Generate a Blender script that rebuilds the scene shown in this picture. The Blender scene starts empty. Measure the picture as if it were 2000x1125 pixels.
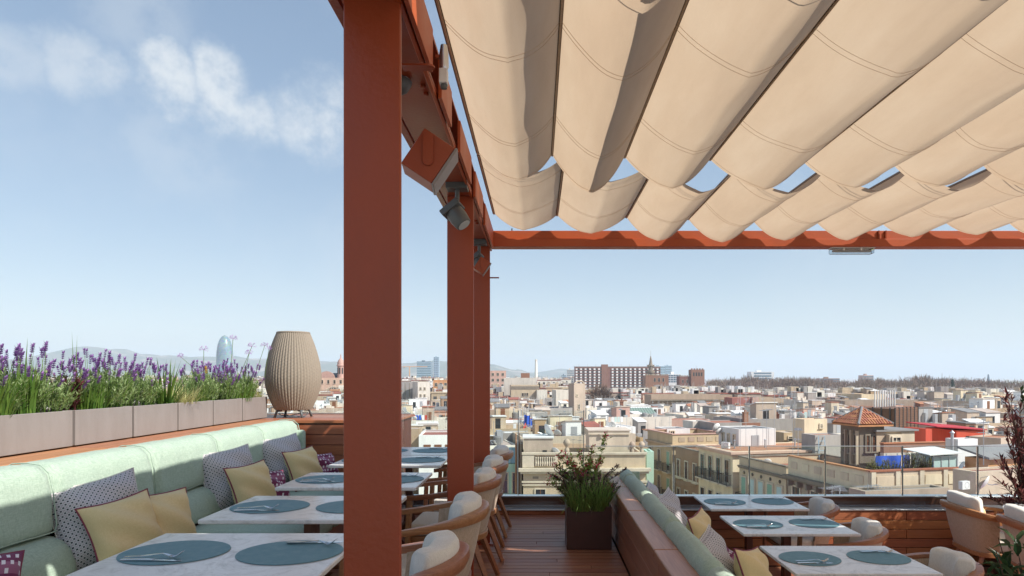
import bpy, bmesh, math, random
from mathutils import Vector, Matrix
R = math.radians
sc = bpy.context.scene
col = sc.collection
rnd = random.Random(7)

# ------------------------------------------------------------------ camera
EYE = 1.42                 # eye above the upper deck (z = 0)
F, VX, VY = 1300.0, 1050.0, 737.0      # focal length and vanishing point in photo pixels (2000 x 1125)
LOW = -0.53                # lower deck
GROUND = -25.0             # street level
cam = bpy.data.objects.new('camera', bpy.data.cameras.new('camera'))
col.objects.link(cam); sc.camera = cam
cam.location = (0, 0, EYE); cam.rotation_euler = (R(90), 0, 0)
cam.data.sensor_width = 36; cam.data.lens = F / 2000 * 36
cam.data.shift_x = (1000 - VX) / 2000; cam.data.shift_y = (VY - 562.5) / 2000
cam.data.clip_start = 0.05; cam.data.clip_end = 60000
def P(px, py, d):
    return Vector(((px - VX) * d / F, d, EYE + (VY - py) * d / F))

# ------------------------------------------------------------------ light
SUN = Vector((0.95, -0.50, 1.0)).normalized()
elev = math.asin(SUN.z); azim = math.atan2(SUN.x, SUN.y)
sl = bpy.data.objects.new('sun', bpy.data.lights.new('sun', 'SUN'))
sl.data.energy = 3.8; sl.data.angle = R(0.5); sl.data.color = (1, .95, .87)
sl.rotation_euler = (-SUN).to_track_quat('-Z', 'Y').to_euler(); sl.location = (0, 0, 30)
col.objects.link(sl)
w = bpy.data.worlds.new('World'); sc.world = w; w.use_nodes = True
nt = w.node_tree; nt.nodes.clear()
def N(nt, typ, **kw):
    n = nt.nodes.new(typ)
    for k, v in kw.items():
        if k.startswith('i_'):
            n.inputs[k[2:].replace('_', ' ')].default_value = v
        else: setattr(n, k, v)
    return n
def M2(nt, op, a, b=None, c=None, clamp=False):
    n = nt.nodes.new('ShaderNodeMath'); n.operation = op; n.use_clamp = clamp
    for i, x in enumerate((a, b, c)):
        if x is None: continue
        if isinstance(x, (int, float)): n.inputs[i].default_value = x
        else: nt.links.new(x, n.inputs[i])
    return n.outputs[0]
def VM(nt, op, a, b=None):
    n = nt.nodes.new('ShaderNodeVectorMath'); n.operation = op
    for i, x in enumerate((a, b)):
        if x is None: continue
        if isinstance(x, (tuple, list, Vector)): n.inputs[i].default_value = x
        else: nt.links.new(x, n.inputs[i])
    return n.outputs['Value'] if op in ('DISTANCE', 'LENGTH', 'DOT_PRODUCT') else n.outputs[0]
def RAMP(nt, fac, stops):
    n = nt.nodes.new('ShaderNodeValToRGB'); e = n.color_ramp.elements
    while len(e) > 1: e.remove(e[-1])
    e[0].position = stops[0][0]; e[0].color = stops[0][1]
    for p, c in stops[1:]:
        x = e.new(p); x.color = c
    nt.links.new(fac, n.inputs[0]); return n.outputs[0]
def MIX(nt, fac, a, b, blend='MIX'):
    n = nt.nodes.new('ShaderNodeMix'); n.data_type = 'RGBA'; n.blend_type = blend
    for i, x in ((0, fac), (6, a), (7, b)):
        if isinstance(x, (int, float)): n.inputs[i].default_value = x
        elif isinstance(x, (tuple, list)): n.inputs[i].default_value = (*x[:3], 1)
        else: nt.links.new(x, n.inputs[i])
    return n.outputs[2]
sky = N(nt, 'ShaderNodeTexSky', sky_type='NISHITA', sun_disc=False)
sky.sun_elevation = elev; sky.sun_rotation = azim
sky.air_density = 1.0; sky.dust_density = 0.5; sky.ozone_density = 1.5; sky.altitude = 40
tc = N(nt, 'ShaderNodeTexCoord')
dirv = tc.outputs['Generated']
# clouds: soft noise over the sky dome, low wisps everywhere and a few gathered puffs
wob = N(nt, 'ShaderNodeTexNoise', i_Scale=9.0, i_Detail=9.0, i_Roughness=.68); nt.links.new(dirv, wob.inputs['Vector'])
wv = VM(nt, 'SUBTRACT', wob.outputs['Color'], (.5, .5, .5))
sclv = N(nt, 'ShaderNodeVectorMath', operation='SCALE'); nt.links.new(wv, sclv.inputs[0]); sclv.inputs['Scale'].default_value = .085
dd = VM(nt, 'ADD', dirv, sclv.outputs[0])
def skydir(px, py): return Vector(((px - VX) / F, 1, (VY - py) / F)).normalized()
m = None
for px, py, r, k in ((300, 132, .034, 1.), (325, 160, .034, 1.), (325, 190, .028, .9), (412, 135, .03, 1.), (428, 170, .036, 1.), (440, 212, .04, 1.), (490, 240, .036, .9), (505, 225, .03, .7), (625, 190, .035, .8), (600, 240, .045, .9), (640, 260, .04, .8),
                     (120, 100, .03, .6), (150, 125, .036, .65), (185, 145, .03, .55), (15, 120, .04, .45), (270, 20, .06, .3), (360, 250, .09, .3), (1500, -900, .2, .6), (-900, 100, .2, .6), (3600, 200, .25, .6)):
    dist = VM(nt, 'DISTANCE', dd, skydir(px, py))
    g = N(nt, 'ShaderNodeMapRange', interpolation_type='SMOOTHSTEP'); nt.links.new(dist, g.inputs[0])
    g.inputs[1].default_value = r * 1.4; g.inputs[2].default_value = r * .45; g.inputs[3].default_value = 0; g.inputs[4].default_value = k
    m = g.outputs[0] if m is None else M2(nt, 'MAXIMUM', m, g.outputs[0])
wn = N(nt, 'ShaderNodeTexNoise', i_Scale=3.2, i_Detail=7.0, i_Roughness=.58); nt.links.new(dirv, wn.inputs['Vector'])
wisp = N(nt, 'ShaderNodeMapRange', interpolation_type='SMOOTHSTEP'); nt.links.new(wn.outputs[0], wisp.inputs[0])
wisp.inputs[1].default_value = .5; wisp.inputs[2].default_value = .8; wisp.inputs[4].default_value = .3
fine = N(nt, 'ShaderNodeTexNoise', i_Scale=13.0, i_Detail=9.0, i_Roughness=.62); nt.links.new(dirv, fine.inputs['Vector'])
fm = N(nt, 'ShaderNodeMapRange', interpolation_type='SMOOTHSTEP'); nt.links.new(fine.outputs[0], fm.inputs[0]); fm.inputs[1].default_value = .34; fm.inputs[2].default_value = .62; fm.inputs[3].default_value = .18
m = M2(nt, 'MULTIPLY', m, fm.outputs[0])
m = M2(nt, 'MAXIMUM', m, wisp.outputs[0], clamp=True)
m = M2(nt, 'MULTIPLY', m, .85, clamp=True)
gam = N(nt, 'ShaderNodeGamma'); nt.links.new(sky.outputs[0], gam.inputs[0]); gam.inputs[1].default_value = .6
gsc = N(nt, 'ShaderNodeVectorMath', operation='SCALE'); hsv = N(nt, 'ShaderNodeHueSaturation'); hsv.inputs['Saturation'].default_value = 1.2; nt.links.new(gam.outputs[0], hsv.inputs['Color']); nt.links.new(hsv.outputs[0], gsc.inputs[0]); gsc.inputs['Scale'].default_value = 1.52
skyc = MIX(nt, m, gsc.outputs[0], (4.7, 4.95, 5.1))
bg = N(nt, 'ShaderNodeBackground'); nt.links.new(skyc, bg.inputs[0]); bg.inputs[1].default_value = 0.10
out = N(nt, 'ShaderNodeOutputWorld'); nt.links.new(bg.outputs[0], out.inputs[0])
sc.view_settings.view_transform = 'Standard'; sc.view_settings.look = 'None'
sc.view_settings.gamma = 1; sc.view_settings.use_curve_mapping = False
sc.view_settings.exposure = 0.82
sc.render.engine = 'CYCLES'
sc.cycles.use_denoising = True
sc.cycles.max_bounces = 10; sc.cycles.diffuse_bounces = 5; sc.cycles.transparent_max_bounces = 16
sc.cycles.caustics_reflective = False; sc.cycles.caustics_refractive = False
sc.cycles.volume_max_steps = 64; sc.cycles.volume_bounces = 1

# ------------------------------------------------------------------ materials
MATS = {}
def newmat(name):
    m = bpy.data.materials.new(name); m.use_nodes = True
    nt = m.node_tree; b = nt.nodes['Principled BSDF']; MATS[name] = m
    return m, nt, b
def objcoord(nt, shift=True, scale=(1, 1, 1)):
    tc = N(nt, 'ShaderNodeTexCoord'); v = tc.outputs['Object']
    if shift:
        oi = N(nt, 'ShaderNodeObjectInfo')
        sh = N(nt, 'ShaderNodeVectorMath', operation='SCALE'); sh.inputs[0].default_value = (37, 91, 53); nt.links.new(oi.outputs['Random'], sh.inputs['Scale'])
        v = VM(nt, 'ADD', v, sh.outputs[0])
    mp = N(nt, 'ShaderNodeMapping'); nt.links.new(v, mp.inputs[0]); mp.inputs['Scale'].default_value = scale
    return mp.outputs[0]
def bump(nt, b, h, strength=.2, dist=.01):
    n = N(nt, 'ShaderNodeBump'); n.inputs['Strength'].default_value = strength; n.inputs['Distance'].default_value = dist
    nt.links.new(h, n.inputs['Height']); nt.links.new(n.outputs[0], b.inputs['Normal'])
def plain(name, c, rough=.6, var=.12, scale=4., metal=0., bmp=0., bscale=60., spec=.5, rnd_v=0., dirt=None, streak=None):
    m, nt, b = newmat(name)
    v = objcoord(nt)
    n = N(nt, 'ShaderNodeTexNoise', i_Scale=scale, i_Detail=6.0, i_Roughness=.6); nt.links.new(v, n.inputs[0])
    lo = tuple(x * (1 - var) for x in c); hi = tuple(min(1, x * (1 + var)) for x in c)
    cc = MIX(nt, n.outputs[0], lo, hi)
    if dirt:
        n2 = N(nt, 'ShaderNodeTexNoise', i_Scale=dirt[1], i_Detail=8.0, i_Roughness=.7); nt.links.new(objcoord(nt, True, streak) if streak else v, n2.inputs[0])
        f = RAMP(nt, n2.outputs[0], [(.42, (0, 0, 0, 1)), (.75, (1, 1, 1, 1))])
        cc = MIX(nt, M2(nt, 'MULTIPLY', f, dirt[2]), cc, dirt[0])
    if rnd_v:
        oi = N(nt, 'ShaderNodeObjectInfo')
        hs = N(nt, 'ShaderNodeHueSaturation'); nt.links.new(cc, hs.inputs['Color'])
        nt.links.new(M2(nt, 'MULTIPLY_ADD', oi.outputs['Random'], 2 * rnd_v, 1 - rnd_v), hs.inputs['Value'])
        nt.links.new(M2(nt, 'MULTIPLY_ADD', oi.outputs['Random'], .03, .485), hs.inputs['Hue'])
        cc = hs.outputs[0]
    nt.links.new(cc, b.inputs['Base Color'])
    b.inputs['Roughness'].default_value = rough; b.inputs['Metallic'].default_value = metal
    b.inputs['Specular IOR Level'].default_value = spec
    rn = N(nt, 'ShaderNodeMapRange') if metal == 0 else None
    if rn: nt.links.new(n.outputs[0], rn.inputs[0]); rn.inputs[1].default_value = .3; rn.inputs[2].default_value = .7; rn.inputs[3].default_value = max(.05, rough * .82); rn.inputs[4].default_value = min(1, rough * 1.18); nt.links.new(rn.outputs[0], b.inputs['Roughness'])
    if bmp:
        n3 = N(nt, 'ShaderNodeTexNoise', i_Scale=bscale, i_Detail=3.0); nt.links.new(v, n3.inputs[0]); bump(nt, b, n3.outputs[0], bmp, .01)
    return m
def wood(name, c1, c2, axis=0, rough=.45, sc_=1., gray=0., val=.14):
    m, nt, b = newmat(name)
    s = [26 * sc_] * 3; s[axis] = 1.6 * sc_
    v = objcoord(nt, True, s)
    n = N(nt, 'ShaderNodeTexNoise', i_Scale=1.0, i_Detail=7.0, i_Roughness=.65, i_Distortion=.6); nt.links.new(v, n.inputs[0])
    s2 = [120 * sc_] * 3; s2[axis] = 4 * sc_
    v2 = objcoord(nt, True, s2)
    n2 = N(nt, 'ShaderNodeTexNoise', i_Scale=1.0, i_Detail=3.0); nt.links.new(v2, n2.inputs[0])
    f = M2(nt, 'MULTIPLY_ADD', n2.outputs[0], .35, M2(nt, 'MULTIPLY', n.outputs[0], .65))
    cc = RAMP(nt, f, [(.3, (*c1, 1)), (.68, (*c2, 1))])
    oi = N(nt, 'ShaderNodeObjectInfo')
    hs = N(nt, 'ShaderNodeHueSaturation'); nt.links.new(cc, hs.inputs['Color'])
    nt.links.new(M2(nt, 'MULTIPLY_ADD', oi.outputs['Random'], 2 * val, 1 - val), hs.inputs['Value'])
    nt.links.new(M2(nt, 'MULTIPLY_ADD', oi.outputs['Random'], .02, .49), hs.inputs['Hue'])
    cc = hs.outputs[0]
    if gray:
        v3 = objcoord(nt, True, (2.3, 2.3, 2.3)); n3 = N(nt, 'ShaderNodeTexNoise', i_Scale=1.0, i_Detail=6.0); nt.links.new(v3, n3.inputs[0])
        g = RAMP(nt, n3.outputs[0], [(.4, (0, 0, 0, 1)), (.7, (1, 1, 1, 1))])
        cc = MIX(nt, M2(nt, 'MULTIPLY', g, gray), cc, (.30, .25, .22))
    nt.links.new(cc, b.inputs['Base Color']); b.inputs['Roughness'].default_value = rough
    bump(nt, b, f, .25, .002)
    return m
def fabric(name, c1, c2, scale=260., rough=.9, bmp=.35, sheen=.15, blot=.0, trans=0.):
    m, nt, b = newmat(name)
    va = objcoord(nt, True, (scale, scale * .12, scale)); vb = objcoord(nt, True, (scale * .12, scale, scale * .12))
    na = N(nt, 'ShaderNodeTexNoise', i_Scale=1.0, i_Detail=2.0); nt.links.new(va, na.inputs[0])
    nb = N(nt, 'ShaderNodeTexNoise', i_Scale=1.0, i_Detail=2.0); nt.links.new(vb, nb.inputs[0])
    h = M2(nt, 'MULTIPLY', M2(nt, 'ADD', na.outputs[0], nb.outputs[0]), .5)
    cc = RAMP(nt, h, [(.36, (*c1, 1)), (.64, (*c2, 1))])
    if blot:
        v3 = objcoord(nt, True, (5, 5, 5)); n3 = N(nt, 'ShaderNodeTexNoise', i_Scale=1.0, i_Detail=5.0); nt.links.new(v3, n3.inputs[0])
        cc = MIX(nt, M2(nt, 'MULTIPLY', n3.outputs[0], blot), cc, tuple(x * .55 for x in c1))
    nt.links.new(cc, b.inputs['Base Color']); b.inputs['Roughness'].default_value = rough
    b.inputs['Sheen Weight'].default_value = sheen; b.inputs['Specular IOR Level'].default_value = .2
    bump(nt, b, h, bmp, .003)
    return m
def leaf(name, c1, c2, rough=.5, trans=.35):
    m, nt, b = newmat(name)
    g = N(nt, 'ShaderNodeNewGeometry')
    cc = MIX(nt, g.outputs['Random Per Island'], c1, c2)
    nt.links.new(cc, b.inputs['Base Color']); b.inputs['Roughness'].default_value = rough
    t = N(nt, 'ShaderNodeBsdfTranslucent'); nt.links.new(cc, t.inputs[0])
    mx = N(nt, 'ShaderNodeMixShader'); mx.inputs[0].default_value = trans
    nt.links.new(b.outputs[0], mx.inputs[1]); nt.links.new(t.outputs[0], mx.inputs[2])
    nt.links.new(mx.outputs[0], nt.nodes['Material Output'].inputs[0])
    return m
def glass(name, tint=(.86, .93, .90), rough=.02, fac=None):
    m, nt, b = newmat(name)
    nt.nodes.remove(b)
    t = N(nt, 'ShaderNodeBsdfTransparent'); t.inputs[0].default_value = (*tint, 1)
    g = N(nt, 'ShaderNodeBsdfGlossy'); g.inputs['Roughness'].default_value = rough
    fr = N(nt, 'ShaderNodeFresnel'); fr.inputs[0].default_value = 1.35
    mx = N(nt, 'ShaderNodeMixShader'); nt.links.new(fr.outputs[0], mx.inputs[0])
    nt.links.new(t.outputs[0], mx.inputs[1]); nt.links.new(g.outputs[0], mx.inputs[2])
    nt.links.new(mx.outputs[0], nt.nodes['Material Output'].inputs[0])
    return m

# ------------------------------------------------------------------ mesh helpers
class MB:
    def __init__(s): s.v = []; s.f = []; s.uv = None
    def add(s, vs, fs):
        o = len(s.v); s.v += [tuple(x) for x in vs]; s.f += [tuple(i + o for i in f) for f in fs]; return s
    def box(s, x0, x1, y0, y1, z0, z1):
        return s.add([(x0, y0, z0), (x1, y0, z0), (x1, y1, z0), (x0, y1, z0), (x0, y0, z1), (x1, y0, z1), (x1, y1, z1), (x0, y1, z1)],
                     [(3, 2, 1, 0), (4, 5, 6, 7), (0, 1, 5, 4), (1, 2, 6, 5), (2, 3, 7, 6), (3, 0, 4, 7)])
    def mbox(s, mat, sx, sy, sz):
        a, b, c = sx / 2, sy / 2, sz / 2
        vs = [mat @ Vector(p) for p in ((-a, -b, -c), (a, -b, -c), (a, b, -c), (-a, b, -c), (-a, -b, c), (a, -b, c), (a, b, c), (-a, b, c))]
        return s.add(vs, [(3, 2, 1, 0), (4, 5, 6, 7), (0, 1, 5, 4), (1, 2, 6, 5), (2, 3, 7, 6), (3, 0, 4, 7)])
    def bar(s, a, b, w, h=None, up=(0, 0, 1)):
        a = Vector(a); b = Vector(b); h = h or w
        z = (b - a); L = z.length; z.normalize(); x = z.cross(Vector(up))
        if x.length < 1e-4: x = z.cross(Vector((1, 0, 0)))
        x.normalize(); y = z.cross(x)
        m = Matrix((x, y, z)).transposed().to_4x4(); m.translation = (a + b) / 2
        return s.mbox(m, w, h, L)
    def tube(s, pts, r, n=8, cap=True):
        pts = [Vector(p) for p in pts]; rs = r if isinstance(r, (list, tuple)) else [r] * len(pts)
        o = len(s.v); px = None
        for i, p in enumerate(pts):
            t = (pts[min(i + 1, len(pts) - 1)] - pts[max(i - 1, 0)]).normalized()
            if px is None:
                px = t.cross(Vector((0, 0, 1)))
                if px.length < .1: px = t.cross(Vector((0, 1, 0)))
            x = px - t * px.dot(t); x.normalize(); px = x; y = t.cross(x)
            for k in range(n):
                a = 2 * math.pi * k / n; s.v.append(tuple(p + (x * math.cos(a) + y * math.sin(a)) * rs[i]))
        for i in range(len(pts) - 1):
            for k in range(n):
                k2 = (k + 1) % n; s.f.append((o + i * n + k, o + i * n + k2, o + (i + 1) * n + k2, o + (i + 1) * n + k))
        if cap:
            s.f.append(tuple(o + k for k in reversed(range(n)))); e = o + (len(pts) - 1) * n; s.f.append(tuple(e + k for k in range(n)))
        return s
    def lathe(s, prof, n=24, cx=0, cy=0, cap=True):
        o = len(s.v)
        for r, z in prof:
            for k in range(n):
                a = 2 * math.pi * k / n; s.v.append((cx + r * math.cos(a), cy + r * math.sin(a), z))
        for i in range(len(prof) - 1):
            for k in range(n):
                k2 = (k + 1) % n; s.f.append((o + i * n + k, o + i * n + k2, o + (i + 1) * n + k2, o + (i + 1) * n + k))
        if cap:
            s.f.append(tuple(o + k for k in reversed(range(n)))); e = o + (len(prof) - 1) * n; s.f.append(tuple(e + k for k in range(n)))
        return s
    def prism(s, poly, z0, z1):
        n = len(poly); o = len(s.v)
        s.v += [(x, y, z0) for x, y in poly] + [(x, y, z1) for x, y in poly]
        s.f.append(tuple(o + i for i in reversed(range(n)))); s.f.append(tuple(o + n + i for i in range(n)))
        for i in range(n):
            j = (i + 1) % n; s.f.append((o + i, o + j, o + n + j, o + n + i))
        return s
    def extrude_y(s, poly, y0, y1):       # poly of (x, z), swept along y
        n = len(poly); o = len(s.v)
        s.v += [(x, y0, z) for x, z in poly] + [(x, y1, z) for x, z in poly]
        s.f.append(tuple(o + i for i in range(n))); s.f.append(tuple(o + n + i for i in reversed(range(n))))
        for i in range(n):
            j = (i + 1) % n; s.f.append((o + j, o + i, o + n + i, o + n + j))
        return s
    def grid(s, fn, nu, nv, closed_u=False):
        o = len(s.v)
        for j in range(nv + 1):
            for i in range(nu + (0 if closed_u else 1)): s.v.append(tuple(fn(i / nu, j / nv)))
        w = nu if closed_u else nu + 1
        for j in range(nv):
            for i in range(nu):
                i2 = (i + 1) % w; s.f.append((o + j * w + i, o + j * w + i2, o + (j + 1) * w + i2, o + (j + 1) * w + i))
        return s
    def mesh(s, name, mat=None, smooth=False):
        me = bpy.data.meshes.new(name); me.from_pydata(s.v, [], s.f); me.update()
        if mat: me.materials.append(MATS[mat] if isinstance(mat, str) else mat)
        if smooth: me.polygons.foreach_set('use_smooth', [True] * len(me.polygons))
        return me
    def build(s, name, mat, parent=None, smooth=False, bevel=0, seg=2, sub=0, loc=None, rot=None, sharp=None):
        o = put(name, s.mesh(name, mat, smooth), parent, loc, rot)
        if bevel:
            b = o.modifiers.new('b', 'BEVEL'); b.width = bevel; b.segments = seg; b.limit_method = 'ANGLE'; b.angle_limit = R(40)
            if not smooth:
                b.harden_normals = True; o.data.polygons.foreach_set('use_smooth', [True] * len(o.data.polygons))
        if sub:
            q = o.modifiers.new('s', 'SUBSURF'); q.levels = sub; q.render_levels = sub
        if sharp: o.data.set_sharp_from_angle(angle=R(sharp))
        return o
def put(name, me, parent=None, loc=None, rot=None):
    o = bpy.data.objects.new(name, me); col.objects.link(o)
    if parent is not None: o.parent = parent
    if loc is not None: o.location = loc
    if rot is not None: o.rotation_euler = rot
    return o
def tag(o, label, cat, group=None):
    o['label'] = label; o['category'] = cat
    if group: o['group'] = group
    return o
def thing(name, label, cat, loc=(0, 0, 0), rz=0, group=None):
    o = bpy.data.objects.new(name, None); o.empty_display_size = .1; col.objects.link(o)
    o.location = loc; o.rotation_euler = (0, 0, rz)
    return tag(o, label, cat, group)
def struct(o): o['kind'] = 'structure'; return o
def stuff(o): o['kind'] = 'stuff'; return o
KIDS = {}
def dup(root, loc, rz, label, group=None):
    if root.name not in KIDS: KIDS[root.name] = [(c, list(c.children)) for c in root.children]
    r = root.copy(); col.objects.link(r); r.location = loc; r.rotation_euler = (0, 0, rz); r['label'] = label
    if group: r['group'] = group
    for ch, gs in KIDS[root.name]:
        c = ch.copy(); col.objects.link(c); c.parent = r
        for g in gs:
            d = g.copy(); col.objects.link(d); d.parent = c
    return r
# ================================================================== materials of the terrace
plain('steel_red', (.315, .054, .016), .40, .14, 2.2, bmp=.10, bscale=70., dirt=((.20, .05, .022), 1., .25), streak=(7, 7, 1.6))
plain('steel_sunlit', (.42, .075, .016), .5, .08, 3., bmp=.05, bscale=150., dirt=((.25, .07, .03), 7., .2))  # same red steel, sunlight put into a lighter, more orange colour
wood('deck_wood', (.22, .08, .042), (.45, .20, .115), 0, .42, 1., .14)
wood('wall_wood', (.24, .075, .028), (.46, .165, .065), 0, .45, 1., .08)
wood('cap_wood', (.30, .11, .045), (.52, .22, .10), 1, .42, 1., .1)
wood('ledge_wood', (.29, .11, .05), (.50, .23, .125), 1, .35, 1., .16)
wood('chair_wood', (.25, .10, .045), (.46, .215, .105), 0, .35, 2.2, 0, .06)
wood('dark_wood', (.07, .02, .012), (.15, .045, .025), 2, .38, 1.)
plain('fascia', (.085, .04, .026), .10, .25, 6., spec=.6)
plain('metal_lip', (.62, .66, .68), .28, .06, 6., metal=.85)
plain('brushed', (.55, .57, .58), .3, .08, 8., metal=.9)
plain('cutlery_steel', (.62, .63, .65), .16, .05, 20., metal=1.)
plain('grey_lamp', (.10, .11, .115), .45, .1, 6.)
plain('lamp_lens', (.55, .60, .62), .15, .1, 9.)
plain('white_plastic', (.72, .73, .72), .4, .06, 9.)
plain('planter_taupe', (.27, .243, .232), .5, .09, 4., bmp=.06, bscale=90., dirt=((.20, .17, .155), 1., .5), streak=(9, 9, 2.2))
plain('pot_brown', (.085, .036, .03), .4, .2, 5., bmp=.08, bscale=60., dirt=((.04, .02, .018), 6., .5))
plain('soil', (.045, .03, .02), .95, .4, 40., bmp=.6, bscale=50.)
plain('mat_blue', (.115, .235, .268), .55, .06, 30., bmp=.12, bscale=400.)
fabric('sofa_green', (.31, .41, .325), (.46, .56, .465), 300., blot=.08)
fabric('shell_beige', (.42, .315, .225), (.58, .455, .345), 330.)
fabric('cushion_cream', (.64, .61, .55), (.78, .75, .69), 420., blot=.08)
fabric('pillow_yellow', (.70, .54, .28), (.79, .63, .35), 600., bmp=.12, blot=.12)
plain('piping_plum', (.22, .045, .075), .8, .3, 90.)
plain('galv_post', (.13, .15, .15), .4, .1, 5., metal=.6)
glass('rail_glass', (.95, .978, .968))
glass('lamp_glass', (.8, .84, .86), .12)
# marble
m, nt_, b = newmat('marble')
v = objcoord(nt_, True, (1, 1, 1))
n1 = N(nt_, 'ShaderNodeTexNoise', i_Scale=4.5, i_Detail=10.0, i_Roughness=.75, i_Distortion=1.8); nt_.links.new(v, n1.inputs[0])
n2 = N(nt_, 'ShaderNodeTexNoise', i_Scale=70.0, i_Detail=4.0); nt_.links.new(v, n2.inputs[0])
c_ = RAMP(nt_, n1.outputs[0], [(.34, (.50, .47, .45, 1)), (.47, (.74, .715, .69, 1)), (.53, (.82, .80, .775, 1)), (.62, (.80, .775, .75, 1)), (.72, (.64, .61, .59, 1))])
c_ = MIX(nt_, M2(nt_, 'MULTIPLY', n2.outputs[0], .28), c_, (.50, .46, .44))
nt_.links.new(c_, b.inputs['Base Color']); b.inputs['Roughness'].default_value = .22
# canopy cloth
m, nt_, b = newmat('canopy_cloth')
v = objcoord(nt_, True, (1, 1, 1))
st = objcoord(nt_, True, (6, 1.1, 3))
n1 = N(nt_, 'ShaderNodeTexNoise', i_Scale=1.0, i_Detail=8.0, i_Roughness=.62); nt_.links.new(st, n1.inputs[0])
wv_ = objcoord(nt_, True, (420, 40, 420)); n2 = N(nt_, 'ShaderNodeTexNoise', i_Scale=1.0, i_Detail=2.0); nt_.links.new(wv_, n2.inputs[0])
c_ = RAMP(nt_, n1.outputs[0], [(.30, (.57, .43, .30, 1)), (.47, (.61, .465, .325, 1)), (.72, (.66, .52, .375, 1))])
spn = N(nt_, 'ShaderNodeTexNoise', i_Scale=5.0, i_Detail=9.0, i_Roughness=.7); nt_.links.new(v, spn.inputs[0])
c_ = MIX(nt_, M2(nt_, 'MULTIPLY', RAMP(nt_, spn.outputs[0], [(.58, (0, 0, 0, 1)), (.78, (1, 1, 1, 1))]), .15), c_, (.48, .34, .22))
c_ = MIX(nt_, M2(nt_, 'MULTIPLY', n2.outputs[0], .22), c_, (.48, .36, .26))
nt_.links.new(c_, b.inputs['Base Color']); b.inputs['Roughness'].default_value = .9; b.inputs['Specular IOR Level'].default_value = .1
cr_ = objcoord(nt_, True, (7, 2.2, 7)); n4 = N(nt_, 'ShaderNodeTexNoise', i_Scale=1.0, i_Detail=4.0, i_Distortion=1.2); nt_.links.new(cr_, n4.inputs[0])
bump(nt_, b, M2(nt_, 'MULTIPLY_ADD', n4.outputs[0], 4.0, n2.outputs[0]), .35, .003)
t_ = N(nt_, 'ShaderNodeBsdfTranslucent'); nt_.links.new(c_, t_.inputs[0])
mx = N(nt_, 'ShaderNodeMixShader'); mx.inputs[0].default_value = .5
nt_.links.new(b.outputs[0], mx.inputs[1]); nt_.links.new(t_.outputs[0], mx.inputs[2]); nt_.links.new(mx.outputs[0], nt_.nodes['Material Output'].inputs[0])
plain('seam_thread', (.60, .445, .31), .9, .1)
plain('rod_bronze', (.17, .11, .075), .6, .15, 20.)
# patterned pillows (uv print)
def uvpat(name, fn, rough=.9):
    m, nt, b = newmat(name)
    uvn = N(nt, 'ShaderNodeTexCoord'); sp = N(nt, 'ShaderNodeSeparateXYZ'); nt.links.new(uvn.outputs['UV'], sp.inputs[0])
    cc = fn(nt, sp.outputs[0], sp.outputs[1])
    nt.links.new(cc, b.inputs['Base Color']); b.inputs['Roughness'].default_value = rough; b.inputs['Specular IOR Level'].default_value = .15
    b.inputs['Sheen Weight'].default_value = .1
    nz = N(nt, 'ShaderNodeTexNoise', i_Scale=300.0); nt.links.new(uvn.outputs['UV'], nz.inputs[0]); bump(nt, b, nz.outputs[0], .25, .003)
    return m
def dots(nt, u, v):
    k = 17.
    a = M2(nt, 'MULTIPLY', M2(nt, 'ADD', u, v), k); b_ = M2(nt, 'MULTIPLY', M2(nt, 'SUBTRACT', u, v), k)
    fa = M2(nt, 'ABSOLUTE', M2(nt, 'SUBTRACT', M2(nt, 'FRACT', a), .5)); fb = M2(nt, 'ABSOLUTE', M2(nt, 'SUBTRACT', M2(nt, 'FRACT', b_), .5))
    mx_ = M2(nt, 'MAXIMUM', fa, fb)
    dot = M2(nt, 'LESS_THAN', M2(nt, 'ADD', fa, fb), .29)
    line = M2(nt, 'GREATER_THAN', mx_, .44)
    c = MIX(nt, line, (.60, .60, .61), (.42, .33, .37))
    return MIX(nt, dot, c, (.035, .035, .045))
uvpat('pillow_dots', dots)
def plumpat(nt, u, v):
    r = M2(nt, 'MULTIPLY', v, 9.); row = M2(nt, 'FLOOR', r); fr = M2(nt, 'FRACT', r)
    s_ = M2(nt, 'MULTIPLY_ADD', u, 11., M2(nt, 'MULTIPLY', row, .37)); fs = M2(nt, 'FRACT', s_)
    wn_ = N(nt, 'ShaderNodeTexWhiteNoise', noise_dimensions='2D'); cb = N(nt, 'ShaderNodeCombineXYZ'); nt.links.new(M2(nt, 'FLOOR', s_), cb.inputs[0]); nt.links.new(row, cb.inputs[1]); nt.links.new(cb.outputs[0], wn_.inputs['Vector'])
    on = M2(nt, 'MULTIPLY', M2(nt, 'LESS_THAN', fs, .42), M2(nt, 'MULTIPLY', M2(nt, 'LESS_THAN', fr, .55), M2(nt, 'GREATER_THAN', wn_.outputs['Value'], .35)))
    band = M2(nt, 'LESS_THAN', M2(nt, 'FRACT', M2(nt, 'MULTIPLY', v, 3.)), .45)
    base = MIX(nt, band, (.19, .045, .105), (.33, .13, .22))
    return MIX(nt, on, base, (.78, .74, .78))
uvpat('pillow_plum', plumpat)
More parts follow.
